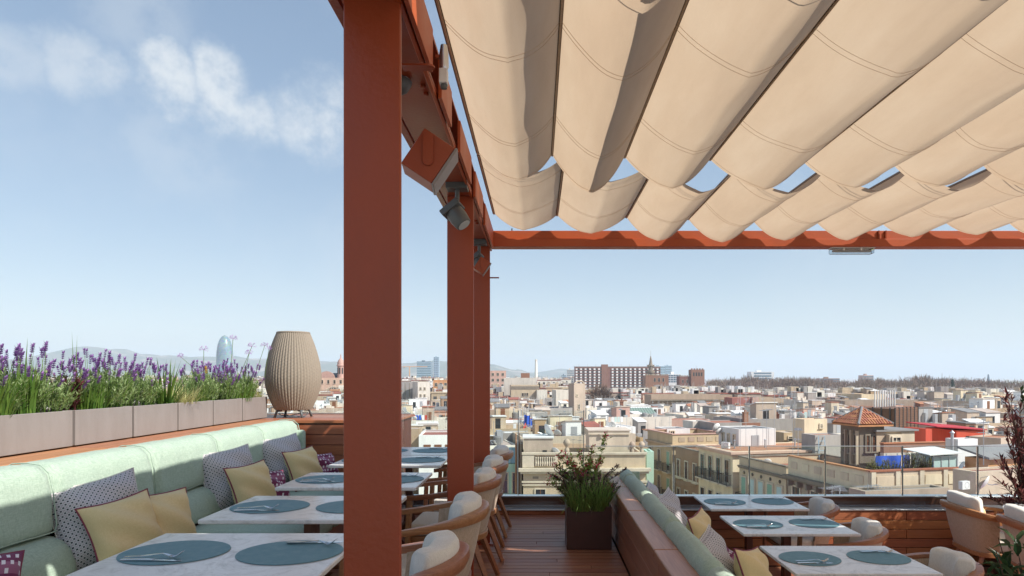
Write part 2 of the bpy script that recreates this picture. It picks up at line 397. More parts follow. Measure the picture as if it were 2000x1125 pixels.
# wicker
plain('wicker', (.27, .225, .175), .7, .22, 40., bmp=.3, bscale=120.)
leaf('lav_leaf', (.20, .30, .10), (.42, .52, .25))
leaf('lav_flower', (.15, .06, .24), (.48, .25, .60))
leaf('blade_green', (.06, .15, .02), (.21, .34, .06))
leaf('blade_yellow', (.42, .42, .14), (.62, .60, .30))
leaf('leaf_maroon', (.075, .018, .022), (.20, .055, .05))
leaf('leaf_green', (.20, .33, .06), (.48, .60, .18))
leaf('leaf_deep', (.02, .05, .02), (.06, .11, .04))
leaf('leaf_purple', (.05, .02, .035), (.17, .055, .10))
leaf('blade_light', (.13, .26, .05), (.33, .47, .15))
leaf('petal_red', (.55, .015, .06), (.80, .06, .16))
leaf('petal_pink', (.35, .03, .12), (.62, .10, .28))
leaf('petal_mauve', (.50, .32, .62), (.68, .50, .76))
leaf('petal_yellow', (.75, .50, .03), (.85, .65, .05))
plain('twig', (.07, .04, .025), .8, .3, 20.)

# ================================================================== decks and walls
BACK = 6.86           # face of the low back wall
def plank_row(parent, name, x0, x1, y0, y1, z0, z1, mat, lens=None, bev=.003):
    mb = MB(); mb.box(x0, x1, y0, y1, z0, z1); return mb.build(name, mat, parent, bevel=bev, seg=1)
deck = struct(MB().box(-3.6, .66, -1.5, BACK, -.20, -.03).build('deck', 'soil'))
PW = .092; i = 0; y = 1.9
base_me = {}
while y < BACK - .01:
    y1 = min(y + PW - .007, BACK - .004)
    cuts = [-1.3 - rnd.uniform(0, .5), rnd.uniform(-.45, .5), .658] if i % 2 else [-1.6, rnd.uniform(-.9, -.1), .658]
    for a, b2 in zip(cuts[:-1], cuts[1:]):
        L = b2 - a - .004
        # two ribbed grooves per board
        mb = MB(); g = (y1 - y) / 3
        for k in range(3): mb.box(0, L, k * g + .002, (k + 1) * g - .002, -.006, 0)
        mb.box(0, L, .0, y1 - y, -.025, -.0065)
        mb.build('plank', 'deck_wood', deck, loc=(a, y, rnd.uniform(-.0012, .0012)))
    y += PW; i += 1
low = struct(MB().box(.66, 7.5, -1.5, BACK + .3, LOW - .2, LOW - .028).build('lower_deck', 'soil'))
y = 3.0; i = 0
while y < BACK - .01:
    y1 = min(y + .12 - .007, BACK - .004)
    for a, b2 in ((.66, 2.4 + (i % 3) * .4), (2.4 + (i % 3) * .4, 6.0)):
        MB().box(0, b2 - a - .004, 0, y1 - y, -.025, 0).build('plank', 'deck_wood', low, loc=(a, y, LOW + rnd.uniform(-.001, .001)))
    y += .12; i += 1
# hotel body under the terrace
struct(MB().box(-4.2, 9, -6, 7.22, GROUND, LOW - .21).build('hotel_building_mass', 'planter_taupe'))

# left parapet (wood, planters stand on it) and the back corner ledge
par = thing('wooden_parapet', 'long low parapet of reddish horizontal boards behind the pale green sofa', 'parapet', (0, 0, 0))
z = 0; 
MB().box(-3.40, -2.665, 1.0, 7.9, -.03, .955).build('core', 'dark_wood', par)
for k in range(9):
    z0 = .02 + k * .103; seams = [1.0, 2.7 + (k % 2) * 1.1, 5.1 + (k % 3) * .5, 6.70]
    for a, b2 in zip(seams[:-1], seams[1:]):
        MB().box(-2.664, -2.64, a + .002, b2 - .002, z0, z0 + .097).build('board', 'cap_wood', par, bevel=.003, seg=1)
for a, b2 in ((1.0, 2.45), (2.455, 4.05), (4.055, 5.62), (5.625, 6.695)):
    MB().box(-2.86, -2.615, a, b2, .957, .99).build('cap_board', 'cap_wood', par, bevel=.008)
MB().box(-3.40, -2.863, 1.0, 7.9, .957, .985).build('cap_board', 'cap_wood', par, bevel=.004)
bk = thing('wooden_wall', 'wall of wide horizontal red boards at the end of the sofa, carrying the wicker lantern', 'wall', (0, 0, 0))
MB().box(-2.6, -1.50, 6.735, 7.9, -.03, .955).build('core', 'dark_wood', bk)
for k in range(9):
    z0 = .02 + k * .103
    MB().box(-2.612, -1.48, 6.71, 6.734, z0, z0 + .098).build('board', 'wall_wood', bk, bevel=.003, seg=1)
MB().box(-2.858, -1.47, 6.698, 7.05, .957, .99).build('cap_board', 'wall_wood', bk, bevel=.006)
for k in range(5):
    MB().box(-2.858, -1.47, 7.055 + k * .17, 7.22 + k * .17, .957, .985).build('cap_board', 'deck_wood', bk, bevel=.004)
# glass behind the ledge
gl = thing('glass_screen', 'low clear glass screen behind the wicker lantern on the ledge', 'screen', (0, 0, 0))
MB().box(-3.3, -1.5, 7.86, 7.872, 1.0, 1.28).build('pane', 'rail_glass', gl)
MB().box(-3.3, -1.5, 7.85, 7.882, .986, 1.0).build('shoe', 'metal_lip', gl)

# low back wall with boards, the metal lips and the glass
lw = thing('wooden_wall', 'low wall of red boards under the glass railing at the far end', 'wall', (0, 0, 0))
MB().box(-1.45, 7.4, BACK + .026, 7.20, LOW - .02, .045).build('core', 'dark_wood', lw)
for k in range(6):
    z0 = LOW + .01 + k * .094
    for a, b2 in ((.70, 2.9 + (k % 2) * .9), (2.905 + (k % 2) * .9, 5.3), (5.305, 7.4)):
        MB().box(a, b2, BACK, BACK + .025, z0, z0 + .089).build('board', 'wall_wood', lw, bevel=.003, seg=1)
for a, b2 in ((-1.45, -.3), (-.296, .69)):
    MB().box(a, b2, BACK, BACK + .025, .002, .044).build('board', 'wall_wood', lw, bevel=.003, seg=1)
MB().box(-1.45, 7.4, BACK - .012, 7.075, .046, .062).build('metal_lip', 'metal_lip', lw, bevel=.003)
MB().box(-1.45, 7.4, 7.076, 7.10, .063, .148).build('fascia', 'fascia', lw)
MB().box(-1.45, 7.4, 7.07, 7.17, .149, .160).build('metal_lip', 'metal_lip', lw, bevel=.002)
rl = thing('glass_railing', 'tall clear glass railing at the end of the wooden walkway', 'railing', (0, 0, 0))
for a, b2 in ((-1.44, -.93), (-.92, -.212), (-.204, .489)):
    MB().box(a, b2, 7.12, 7.132, .161, 1.064).build('pane', 'rail_glass', rl)
for x in (-.208, .493): MB().box(x - .004, x + .004, 7.118, 7.134, .161, 1.066).build('joint', 'grey_lamp', rl)
rr = thing('glass_railing', 'lower clear glass railing with slim metal posts behind the right tables', 'railing', (0, 0, 0))
xs = [.50, 1.457, 2.267, 3.078, 3.905, 4.71, 5.55, 6.4]
for a, b2 in zip(xs[:-1], xs[1:]):
    MB().box(a + .009, b2 - .009, 7.12, 7.132, .161, .68).build('pane', 'rail_glass', rr)
for x in xs[1:]: MB().box(x - .0045, x + .0045, 7.114, 7.138, .161, .683).build('post', 'galv_post', rr, bevel=.002)
MB().box(.502, 6.4, 7.119, 7.133, .6805, .687).build('top_edge', 'brushed', rr)

# bench wall between the two levels
bw = thing('bench_wall', 'low wooden bench back running along the walkway beside the brown pot', 'bench wall', (0, 0, 0))
MB().box(.69, .80, .8, 6.52, LOW, .40).build('core', 'dark_wood', bw)
for k in range(3):
    z0 = .004 + k * .133
    for a, b2 in ((.8, 3.05 + k * .3), (3.055 + k * .3, 6.52)):
        MB().box(.665, .689, a, b2, z0, z0 + .1315).build('board', 'ledge_wood', bw, bevel=.002, seg=1)
MB().box(.667, .80, 6.521, 6.545, .0, .40).build('end_board', 'ledge_wood', bw)
for a, b2 in ((.8, 2.6), (2.603, 3.75), (3.753, 4.85), (4.853, 5.9), (5.903, 6.55)):
    MB().box(.655, .80, a, b2, .402, .45).build('cap_board', 'ledge_wood', bw, bevel=.01, seg=3)

# ================================================================== pergola
PZ = EYE + 1.12      # underside of the beams
posts = [(-.573, -.403, 1.96, 'nearest and widest red steel post, filling the middle of the view'),
         (-.558, -.394, 4.10, 'middle red steel post of the pergola, behind the nearest chairs'),
         (-.562, -.404, 5.65, 'farthest red steel post, at the corner below the cross beam')]
for x0, x1, d, lb in posts:
    t = thing('steel_post', lb, 'post', ((x0 + x1) / 2, d + .08, 0), group='red steel pergola posts')
    hw = (x1 - x0) / 2
    MB().box(-hw, hw, -.08, -.062, .012, PZ - .001).build('flange', 'steel_red', t, bevel=.006, seg=3)
    MB().box(-.045, .0, -.061, .08, .012, PZ - .001).build('web', 'steel_red', t, bevel=.004, seg=1)
    MB().box(-hw - .03, hw + .03, -.11, .11, .001, .012).build('base_plate', 'steel_red', t)
bm = thing('steel_beam', 'red steel side beam running over the posts toward the corner', 'beam', (0, 0, 0))
MB().box(-.585, -.398, .6, 5.83, PZ, PZ + .014).build('bottom_flange', 'steel_red', bm, bevel=.003, seg=1)
MB().box(-.50, -.485, .6, 5.83, PZ + .015, PZ + .17).build('web', 'steel_red', bm)
MB().box(-.585, -.398, .6, 5.83, PZ + .171, PZ + .185).build('top_flange', 'steel_red', bm)
MB().box(-.415, -.399, .6, 5.83, PZ - .016, PZ - .001).build('lip', 'steel_sunlit', bm, bevel=.003, seg=1)
MB().box(-.625, -.592, .6, 5.83, PZ + .0, PZ + .03).build('outer_rail', 'steel_red', bm, bevel=.003, seg=1)
for d in (.9, 2.2, 3.3, 4.4, 5.5): MB().box(-.5918, -.5852, d, d + .04, PZ + .002, PZ + .024).build('strap', 'steel_red', bm)
for a, b2 in ((.6, 1.5), (1.78, 2.40), (2.62, 2.93), (3.25, 3.80), (4.05, 4.6), (4.8, 5.7)):
    MB().box(-.392, -.377, a, b2, PZ - .02, PZ + .135).build('fin', 'steel_sunlit', bm, bevel=.002, seg=1)
tabp = [(0, -.022)] + [(.09 + .022 * math.sin(k * R(18)), -.022 * math.cos(k * R(18))) for k in range(11)] + [(0, .022)]
MB().prism(tabp, 0, .006).build('tab', 'steel_red', bm, loc=P(786, 133, 2.3))
for d in (2.55, 2.62, 4.75, 4.82): MB().lathe([(.011, 0), (.011, .009), (.006, .012)], 6).build('bolt', 'steel_red', bm, loc=(-.44, d, PZ - .0005), rot=(R(180), 0, 0))
for d in (2.1, 2.75, 3.5, 4.3, 5.2): MB().box(-.3985, -.3925, d, d + .05, PZ + .002, PZ + .012).build('strap', 'steel_red', bm)
cb = thing('steel_beam', 'red steel cross beam, coloured as sunlit, at the far end under the scalloped canopy', 'beam', (0, 0, 0))
MB().box(-.40, 6.5, 5.70, 5.83, PZ, PZ + .068).build('lower_box', 'steel_sunlit', cb, bevel=.004)
MB().box(-.40, 6.5, 5.715, 5.83, PZ + .069, PZ + .14).build('upper_box', 'steel_sunlit', cb, bevel=.004)
for x in (2.92, 2.98): MB().box(x, x + .012, 5.70, 5.714, PZ + .07, PZ + .138).build('clip', 'steel_red', cb)
for px in (998, 1690, 1880): MB().box(P(px, 0, 5.7).x, P(px, 0, 5.7).x + .012, 5.74, 5.752, PZ + .14, PZ + .165).build('bolt', 'grey_lamp', cb)
MB().tube([(-.50, 5.70, EYE + .853), (-.33, 5.70, EYE + .853)], .006).build('stub_rod', 'steel_red', cb)

# canopy: rows of scalloped cloth hung from rods
CZ = EYE + 1.40
def zrod(x): return CZ - .028 * min(x, 2.0) + .008 * max(0, x - 2.0)
def canopy(name, label, y0, y1, xs, seed, sags=(.17,)):
    t = thing('canopy', label, 'canopy', (0, 0, 0), group='rows of beige shade cloth')
    r = random.Random(seed)
    L = y1 - y0
    for i, (a, b2) in enumerate(zip(xs[:-1], xs[1:])):
        sag = sags[min(i, len(sags) - 1)] + r.uniform(-.005, .008); ph = r.uniform(0, 6); skew = r.uniform(.46, .58); ww = r.uniform(.004, .010); w2 = r.uniform(.003, .007)
        def fn(u, v, a=a, b2=b2, sag=sag, ph=ph, skew=skew, ww=ww, w2=w2):
            x = a + (b2 - a) * u; yy = y0 + L * v
            uu = u / skew * .5 if u < skew else .5 + (u - skew) / (1 - skew) * .5
            s = 1 - abs(2 * uu - 1) ** 1.85
            e = abs(2 * v - 1) ** 6
            z = zrod(x) - .012 - sag * s * (1 + .10 * e) - ww * math.sin(yy * 4 + ph + u * 4) * s - w2 * s * math.sin(yy * 11 + 7 * u + ph) * math.sin(3.1 * u + ph) - .006 * max(0, 1 - abs(uu - .5) * 14)
            return (x, yy + .012 * math.sin(u * 9 + ph) * s, z)
        o = MB().grid(fn, 30, 40).build('cloth_panel', 'canopy_cloth', t, smooth=True)
        # sewn seams across the panel, on its underside
        for vv in ((.27, .285) if L > 1.6 else (.16,)) + ((.70, .72) if L > 1.6 else (.62, .645)) + (.985,):
            pts = [Vector(fn(k / 20, vv)) - Vector((0, 0, .002)) for k in range(21)]
            MB().tube(pts, .0009, 4, False).build('seam', 'seam_thread', o)
    for x in xs:
        MB().box(x - .012, x + .012, y0 + .004, y1 - .004, zrod(x) - .022, zrod(x) - .006).build('rod', 'rod_bronze', t, bevel=.003, seg=1)
        MB().box(x - .004, x + .004, y0 + .01, y1 - .01, zrod(x) - .028, zrod(x) - .0225).build('rod_strip', 'shell_beige', t)
    return t
R1 = [-.37, .09, .54, 1.07, 1.65, 2.2, 2.75, 3.3, 3.85, 4.4, 4.95, 5.5]
R2 = [-.37, .165, .755, 1.28, 1.83, 2.36, 2.9, 3.44, 3.98, 4.5, 5.05, 5.6]
canopy('canopy', 'scalloped beige shade cloth overhead, the row nearest the camera', -1.6, 1.93, [-.37] + R1[1:], 3)
canopy('canopy', 'middle row of long scalloped beige shade cloth', 2.0, 4.14, R1, 1, (.16, .205, .165, .15, .145, .14))
canopy('canopy', 'far row of scalloped beige shade cloth ending above the cross beam', 4.16, 5.67, R2, 2, (.115, .13, .172, .168, .155, .14, .13, .125))
for k, (d, dz) in enumerate(((1.97, .03), (4.18, .02), (4.19, .07), (5.685, .03))):
    c = MB().tube([(-.36, d, CZ + dz + .01), (6, d, zrod(6) + dz)], .0035, 6).build('support_cable', 'brushed')
    tag(c, ['thin steel cable between the nearest and middle canopy rows', 'lower thin steel cable in the gap between middle and far canopy rows',
            'upper thin steel cable in the gap between middle and far canopy rows', 'thin steel cable along the far canopy edge by the cross beam'][k], 'cable')

# ------------------------------------------------------------------ things on the beam
def speaker(px, py, d, s, rot, label):
    t = thing('loudspeaker', label, 'speaker', P(px, py, d), group='red boxed speakers under the beam')
    t.rotation_euler = rot
    MB().box(-s * .5, s * .5, -s * .42, s * .42, -s * .42, s * .42).build('cabinet', 'steel_red', t, bevel=s * .03)
    MB().box(-s * .52, s * .52, -s * .45, s * .45, -s * .49, -s * .425).build('grille', 'planter_taupe', t, bevel=s * .02)
    pr = [(-.12 * s, .5 * s)] + [(.12 * s * math.sin(-R(90) + k * R(18)), -.12 * s - .12 * s * math.cos(-R(90) + k * R(18))) for k in range(11)] + [(.12 * s, .5 * s)]
    mb = MB().extrude_y(pr, -s * .47, -s * .425)
    o = mb.build('bracket', 'steel_red', t)
    o.rotation_euler = (0, -rot[1], 0)
speaker(838, 315, 2.78, .175, (0, R(-57), R(6)), 'red loudspeaker box hanging by a rounded bracket under the side beam')
speaker(941, 520, 5.35, .11, (0, R(-57), R(8)), 'small red loudspeaker box by the farthest post')
def spot(px, py, d, sc_, label):
    t = thing('spotlight', label, 'spotlight', P(px, py, d), group='grey spotlights on the beam')
    t.scale = (sc_,) * 3
    MB().box(-.062, .062, -.05, .05, .16, .225).build('mount', 'grey_lamp', t, bevel=.004)
    MB().tube([(0, 0, .16), (.0, 0, .10), (.0, 0, .05)], .013, 10).build('arm', 'grey_lamp', t, smooth=True, sharp=40)
    h = MB().lathe([(.052, 0), (.054, .05), (.047, .10), (.044, .105)], 24).build('head', 'grey_lamp', t, smooth=True, sharp=40)
    h.rotation_euler = (R(6), R(142), R(-8)); h.location = (-.02, 0, .035)
    ln = MB().lathe([(.038, .1055), (.037, .108)], 24).build('lens', 'lamp_lens', h)
    bx = MB().box(-.062, .062, -.062, .062, -.035, .004).build('back_box', 'grey_lamp', t, bevel=.006)
    bx.rotation_euler = h.rotation_euler; bx.location = h.location
spot(893, 425, 3.86, 1.0, 'dark grey spotlight hung in front of the middle post')
spot(936, 515, 5.42, .95, 'dark grey spotlight hung by the farthest post')
t = thing('control_box', 'grey metal box under the beam right of the nearest post', 'box', P(789, 25, 2.35))
MB().box(-.02, .018, -.06, .06, -.045, .08).build('case', 'grey_lamp', t, bevel=.003)
MB().box(-.019, .017, -.062, -.0605, -.04, .07).build('lid', 'grey_lamp', t)
t = thing('beam_lamp', 'round grey lamp under the beam peeking past the nearest post', 'lamp', P(786, 160, 2.5))
o = MB().lathe([(.012, .05), (.03, .03), (.036, 0), (.034, -.012), (.028, -.014)], 20).build('shade', 'grey_lamp', t, smooth=True, sharp=50); o.rotation_euler = (0, R(200), 0)
MB().lathe([(.027, -.0145), (.026, -.017)], 20).build('lens', 'lamp_lens', o)
t = thing('flood_lamp', 'white and grey lamp fixed between beam and canopy edge', 'lamp', P(867, 115, 2.46))
MB().lathe([(.012, .05), (.017, .02), (.018, -.03), (.014, -.04)], 18).build('housing', 'brushed', t, smooth=True, sharp=40)
MB().box(-.016, .014, -.02, .02, -.095, -.041).build('gear_box', 'white_plastic', t, bevel=.003)
MB().lathe([(.013, -.096), (.012, -.11)], 14).build('cable_gland', 'grey_lamp', t)
MB().box(-.03, -.016, -.01, .01, .0, .012).build('bracket', 'steel_red', t)
t = thing('bulkhead_lamp', 'small clear bulkhead lamp on the farthest post below the corner', 'lamp', P(931, 468, 5.6))
MB().box(-.045, .035, -.03, .03, -.02, .04).build('body', 'white_plastic', t, bevel=.01)
MB().box(-.04, .03, -.05, -.0305, -.04, .02).build('cover', 'lamp_glass', t, bevel=.006)
t = thing('emergency_light', 'long clear emergency light under the far cross beam', 'lamp', P(1663, 489, 5.76))
MB().box(-.19, .19, -.04, .04, .012, .045).build('body', 'white_plastic', t, bevel=.006)
MB().box(-.185, .185, -.038, .038, -.032, .0115).build('cover', 'lamp_glass', t, bevel=.012)
MB().tube([(-.165, 0, -.008), (.165, 0, -.008)], .010, 10).build('tube', 'white_plastic', t)
for x in (-.09, .06): MB().box(x, x + .012, -.043, -.0405, -.01, .02).build('clip', 'brushed', t)
# ================================================================== furniture
# ---- left sofa
sofa = thing('sofa', 'long pale green banquette sofa with rolled back along the wooden parapet', 'sofa', (0, 0, 0))
UP = [(-2.60, .46), (-2.625, .70), (-2.628, .90), (-2.605, .975), (-2.56, .996), (-2.49, 1.0), (-2.425, .99), (-2.382, .95), (-2.362, .86), (-2.352, .76), (-2.345, .70), (-2.355, .668), (-2.40, .655)]
DN = [(-2.40, .655), (-2.355, .652), (-2.305, .635), (-2.262, .595), (-2.235, .53), (-2.23, .47), (-2.26, .45)]
ST = [(-2.26, .40), (-2.24, .445), (-2.0, .458), (-1.72, .455), (-1.58, .445), (-1.515, .415), (-1.50, .37), (-1.51, .30), (-1.56, .29)]
def sweep(prof, y0, y1, amt, cx, cz):
    n = 22; m = len(prof)
    def fn(u, v):
        k = v * (m - 1); i = min(int(k), m - 2); t = k - i
        x = prof[i][0] * (1 - t) + prof[i + 1][0] * t; z = prof[i][1] * (1 - t) + prof[i + 1][1] * t
        e = abs(2 * u - 1) ** 16; e2 = max(0, abs(2 * u - 1) - .985) / .015
        k2 = amt * e + (.25 * e2 if e2 > 0 else 0)
        wr = .003 * math.sin(u * 9 + z * 12 + y0 * 3) + .0022 * math.sin(u * 23 + x * 9 + y0) + .0016 * math.sin(u * 41 + z * 30)
        return (x + (cx - x) * k2 + wr, y0 + (y1 - y0) * (u + .0), z + (cz - z) * k2 + wr * .5)
    return MB().grid(fn, n, (m - 1) * 2)
seams = [1.6, 2.44, 3.27, 4.12, 4.96, 5.79, 6.64]
for a, b2 in zip(seams[:-1], seams[1:]):
    o = sweep(UP, a, b2, .09, -2.52, .8).build('back_cushion', 'sofa_green', sofa, smooth=True)
    pz = [(x + .004, z + .003) for x, z in UP[2:-1]]
    MB().tube([(x, b2 - .03, z) for x, z in pz], .0035, 5, False).build('piping', 'sofa_green', o, smooth=True)
    MB().tube([(-2.349, a + .02 + (b2 - a - .04) * k / 12, .672 + .003 * math.sin(k)) for k in range(13)], .0035, 5, False).build('piping', 'sofa_green', o, smooth=True)
    sweep(DN, a, b2, .15, -2.36, .55).build('lumbar_pad', 'sofa_green', sofa, smooth=True)
    sweep(ST, a, b2, .08, -1.9, .34).build('seat_cushion', 'sofa_green', sofa, smooth=True)
MB().box(-2.60, -1.56, 1.6, 6.6, .05, .39).build('base', 'wall_wood', sofa)
MB().box(-2.60, -2.30, 6.56, 6.628, .45, .90).build('end_panel', 'sofa_green', sofa, bevel=.03, seg=3)
# ---- right sofa behind the bench wall
sofa2 = thing('sofa', 'pale green sofa seen from behind, its rolled back resting above the bench wall', 'sofa', (0, 0, 0))
UP2 = [(.80, .30), (.795, .44), (.80, .485), (.82, .515), (.855, .528), (.89, .518), (.92, .49), (.94, .43), (.96, .30), (1.0, .10), (1.02, -.02)]
for a, b2 in zip([2.2, 3.2, 4.2, 5.2, 6.17], [3.2, 4.2, 5.2, 6.17, 6.52]):
    mb = sweep(list(reversed(UP2)), a, b2, .12, .86, .40); mb.build('back_cushion', 'sofa_green', sofa2, smooth=True)
MB().box(.81, 1.0, 6.50, 6.518, -.08, .50).build('end_panel', 'sofa_green', sofa2, bevel=.008)
for a, b2 in zip([2.2, 3.6, 5.0], [3.6, 5.0, 6.5]):
    MB().box(1.0, 1.58, a + .004, b2 - .004, -.16, -.005).build('seat_cushion', 'sofa_green', sofa2, bevel=.04, seg=4)
MB().box(.81, 1.54, 2.2, 6.5, LOW + .04, -.17).build('base', 'wall_wood', sofa2)

# ---- pillows
def pillow_mesh(w_, h_, th, mat, name):
    n = 30; mb = MB()
    def pt(u, v, s):
        x = 2 * u - 1; y = 2 * v - 1
        pin = 1 - .10 * (1 - y * y) * abs(x) ** 2; piny = 1 - .10 * (1 - x * x) * abs(y) ** 2
        t = max(0, (1 - abs(x) ** 2.6)) ** .62 * max(0, (1 - abs(y) ** 2.6)) ** .62
        an = math.atan2(y, x); cr = (.009 * math.sin(9 * an + 2 * math.sin(3 * an)) * (x * x + y * y) * (1 - t) + .008 * math.sin(4.5 * x + 6 * y + 1)) * (1 if t > 0 else 0)
        return (x * w_ / 2 * pin, s * (th / 2 * t + cr * t * 2), y * h_ / 2 * piny + h_ / 2)
    mb.grid(lambda u, v: pt(u, v, -1), n, n)
    k = len(mb.v)
    mb.grid(lambda u, v: pt(1 - u, v, 1), n, n)
    me = mb.mesh(name, mat, True)
    ul = me.uv_layers.new(name='UVMap')
    for poly in me.polygons:
        for li in poly.loop_indices:
            vi = me.loops[li].vertex_index % k; ul.data[li].uv = ((vi % (n + 1)) / n, (vi // (n + 1)) / n)
    # seam piping
    ring = [pt(i / 12, 0, 1) for i in range(12)] + [pt(1, i / 12, 1) for i in range(12)] + [pt(1 - i / 12, 1, 1) for i in range(12)] + [pt(0, 1 - i / 12, 1) for i in range(13)]
    return me, ring
PM = {}
def pillow(kind, w_, h_, th, pos, lean, roll, yaw, label):
    key = (kind, w_, h_)
    if key not in PM:
        me, ring = pillow_mesh(w_, h_, th, 'pillow_' + kind, 'cushion_cover')
        pp = MB().tube(ring, .0055 if kind == 'yellow' else .004, 5, False).mesh('piping', 'piping_plum' if kind != 'dots' else 'cushion_cream', True)
        PM[key] = (me, pp)
    t = thing('pillow', label, 'pillow', pos, group={'dots': 'dotted pillows', 'yellow': 'mustard pillows', 'plum': 'plum pillows'}[kind])
    t.rotation_euler = (R(lean), R(roll), R(yaw))
    o = put('cover', PM[key][0], t)
    put('piping', PM[key][1], t)
SZ = .465
pillow('dots', .46, .46, .21, (-2.17, 3.42, SZ), -20, -8, 58, 'largest dotted grey pillow, nearest on the left sofa')
pillow('yellow', .35, .35, .19, (-2.02, 3.36, SZ + .02), -24, -8, 60, 'mustard pillow with plum stitching leaning on the nearest dotted pillow')
pillow('yellow', .35, .35, .19, (-1.965, 3.56, SZ + .01), -24, 0, 60, 'mustard pillow half hidden behind another one at the nearest tables')
pillow('dots', .46, .46, .21, (-2.17, 4.84, SZ), -20, -4, 62, 'dotted grey pillow in the middle of the left sofa')
pillow('yellow', .35, .35, .19, (-1.975, 4.74, SZ + .01), -22, -4, 65, 'mustard pillow with a sun patch beside the middle dotted pillow')
pillow('plum', .34, .30, .14, (-1.93, 4.88, SZ), -30, 6, 60, 'plum and white pillow beside the middle mustard pillow')
pillow('dots', .46, .46, .21, (-2.17, 5.86, SZ), -20, -4, 62, 'dotted grey pillow at the far end of the left sofa')
pillow('yellow', .35, .35, .19, (-1.955, 5.74, SZ + .01), -22, -4, 65, 'mustard pillow beside the far dotted pillow')
pillow('plum', .34, .30, .14, (-1.88, 5.98, SZ), -28, 4, 64, 'plum and white pillow at the far end of the sofa')
pillow('plum', .36, .32, .15, (-2.15, 2.50, SZ - .02), -30, 6, 48, 'plum pillow cut off at the lower left corner of the view')
RZ = .01
pillow('dots', .44, .44, .16, (1.16, 6.1, RZ + .02), -20, 0, 80, 'farthest dotted pillow on the right sofa, beside the green bolster end')
pillow('dots', .46, .46, .21, (1.17, 5.45, RZ + .02), -20, -6, 62, 'large dotted pillow standing before the mustard one on the right sofa')
pillow('yellow', .40, .40, .16, (1.30, 5.02, RZ), -16, -3, 62, 'mustard pillow standing upright on the right sofa between dotted pillows')
pillow('dots', .46, .46, .21, (1.20, 4.12, RZ), -24, -8, 60, 'dotted pillow at the bottom edge on the right sofa')
pillow('yellow', .40, .40, .16, (1.37, 3.98, RZ - .01), -22, 10, 52, 'mustard pillow peeking in at the bottom edge beside the nearest right table')
pillow('plum', .34, .30, .14, (1.33, 4.30, RZ), -30, 0, 60, 'plum pillow sliver between dotted and mustard pillows at the bottom edge')

# ---- tables
def table_parts(t, wx, wy):
    tb = MB().box(-wx / 2, wx / 2, -wy / 2, wy / 2, .728, .75).build('table_top', 'marble', t, bevel=.006, seg=3)
    MB().box(-wx / 2 + .12, wx / 2 - .12, -.05, .05, .700, .7275).build('bearer', 'dark_wood', t)
    MB().box(-.033, .033, -.033, .033, .06, .6995).build('column', 'dark_wood', t, bevel=.008)
    for a in range(4):
        ang = R(45 + 90 * a); c, s = math.cos(ang), math.sin(ang)
        mb = MB()
        prof = [(.03, .20, .05), (.05, .11, .045), (.12, .055, .04), (.27, .022, .035)]
        pts = []
        for r_, z_, w2 in prof:
            for q in (-1, 1):
                for zz in (z_, max(z_ - .05, .001)): pts.append((c * r_ - s * w2 / 2 * q, s * r_ + c * w2 / 2 * q, zz))
        fs = []
        for k in range(3):
            o = k * 4; p_ = (0, 1, 3, 2)
            for q in range(4): fs.append((o + p_[q], o + p_[(q + 1) % 4], o + 4 + p_[(q + 1) % 4], o + 4 + p_[q]))
        fs += [(0, 1, 3, 2), (12, 14, 15, 13)]
        mb.add(pts, fs).build('foot', 'dark_wood', t)
def mk_mat():
    t = thing('placemat', 'x', 'placemat')
    MB().lathe([(.193, 0), (.197, .0015), (.196, .0035)], 56).build('disc', 'mat_blue', t).scale = (1, .90, 1)
    return t
ORD = ['nearest', 'second', 'third', 'fourth', 'farthest']
LT = [(2.225, 2.865), (3.13, 3.77), (4.05, 4.69), (5.07, 5.71), (5.76, 6.40)]
tab0 = None; mats = []; 
def set_cutlery(x, y, z, side, where):
    # knife and fork lie along x, on the diner's right
    yy = y + side * .115; xs_ = x - .02 if side < 0 else x + .05
    jit = rnd.uniform(-5, 5)
    k = thing('knife', f'steel table knife {where}', 'knife', (xs_, yy + .014 * side, z), R(jit), 'steel knives')
    MB().add([(-.11, -.008, 0), (.01, -.008, 0), (.01, .008, 0), (-.11, .008, 0), (-.11, -.008, .006), (.01, -.008, .007), (.01, .008, .007), (-.11, .008, .006)],
             [(3, 2, 1, 0), (4, 5, 6, 7), (0, 1, 5, 4), (1, 2, 6, 5), (2, 3, 7, 6), (3, 0, 4, 7)]).build('handle', 'cutlery_steel', k, bevel=.002)
    MB().prism([(.0102, -.008), (.10, -.010), (.118, -.004), (.112, .006), (.0102, .006)], .0015, .0035).build('blade', 'cutlery_steel', k)
    f = thing('fork', f'steel fork {where}', 'fork', (xs_, yy - .016 * side, z + .004), R(jit * -1.5 - 3), 'steel forks')
    mb = MB(); prof = [(-.11, .002, .006), (-.05, .004, .005), (.0, .010, .0035), (.03, .013, .003), (.055, .005, .011)]
    for (x0, z0, w0), (x1, z1, w1) in zip(prof[:-1], prof[1:]):
        mb.add([(x0, -w0, z0), (x0, w0, z0), (x1, w1, z1), (x1, -w1, z1), (x0, -w0, z0 + .0025), (x0, w0, z0 + .0025), (x1, w1, z1 + .0025), (x1, -w1, z1 + .0025)],
               [(3, 2, 1, 0), (4, 5, 6, 7), (0, 1, 5, 4), (1, 2, 6, 5), (2, 3, 7, 6), (3, 0, 4, 7)])
    mb.build('shank', 'cutlery_steel', f)
    for q in range(4):
        yq = -.0095 + q * .0063
        MB().tube([(.054, yq, .006), (.07, yq, .003), (.085, yq, .010), (.10, yq, .022)], [.0022, .002, .0018, .001], 5).build('tine', 'cutlery_steel', f, smooth=True)
mat0 = None
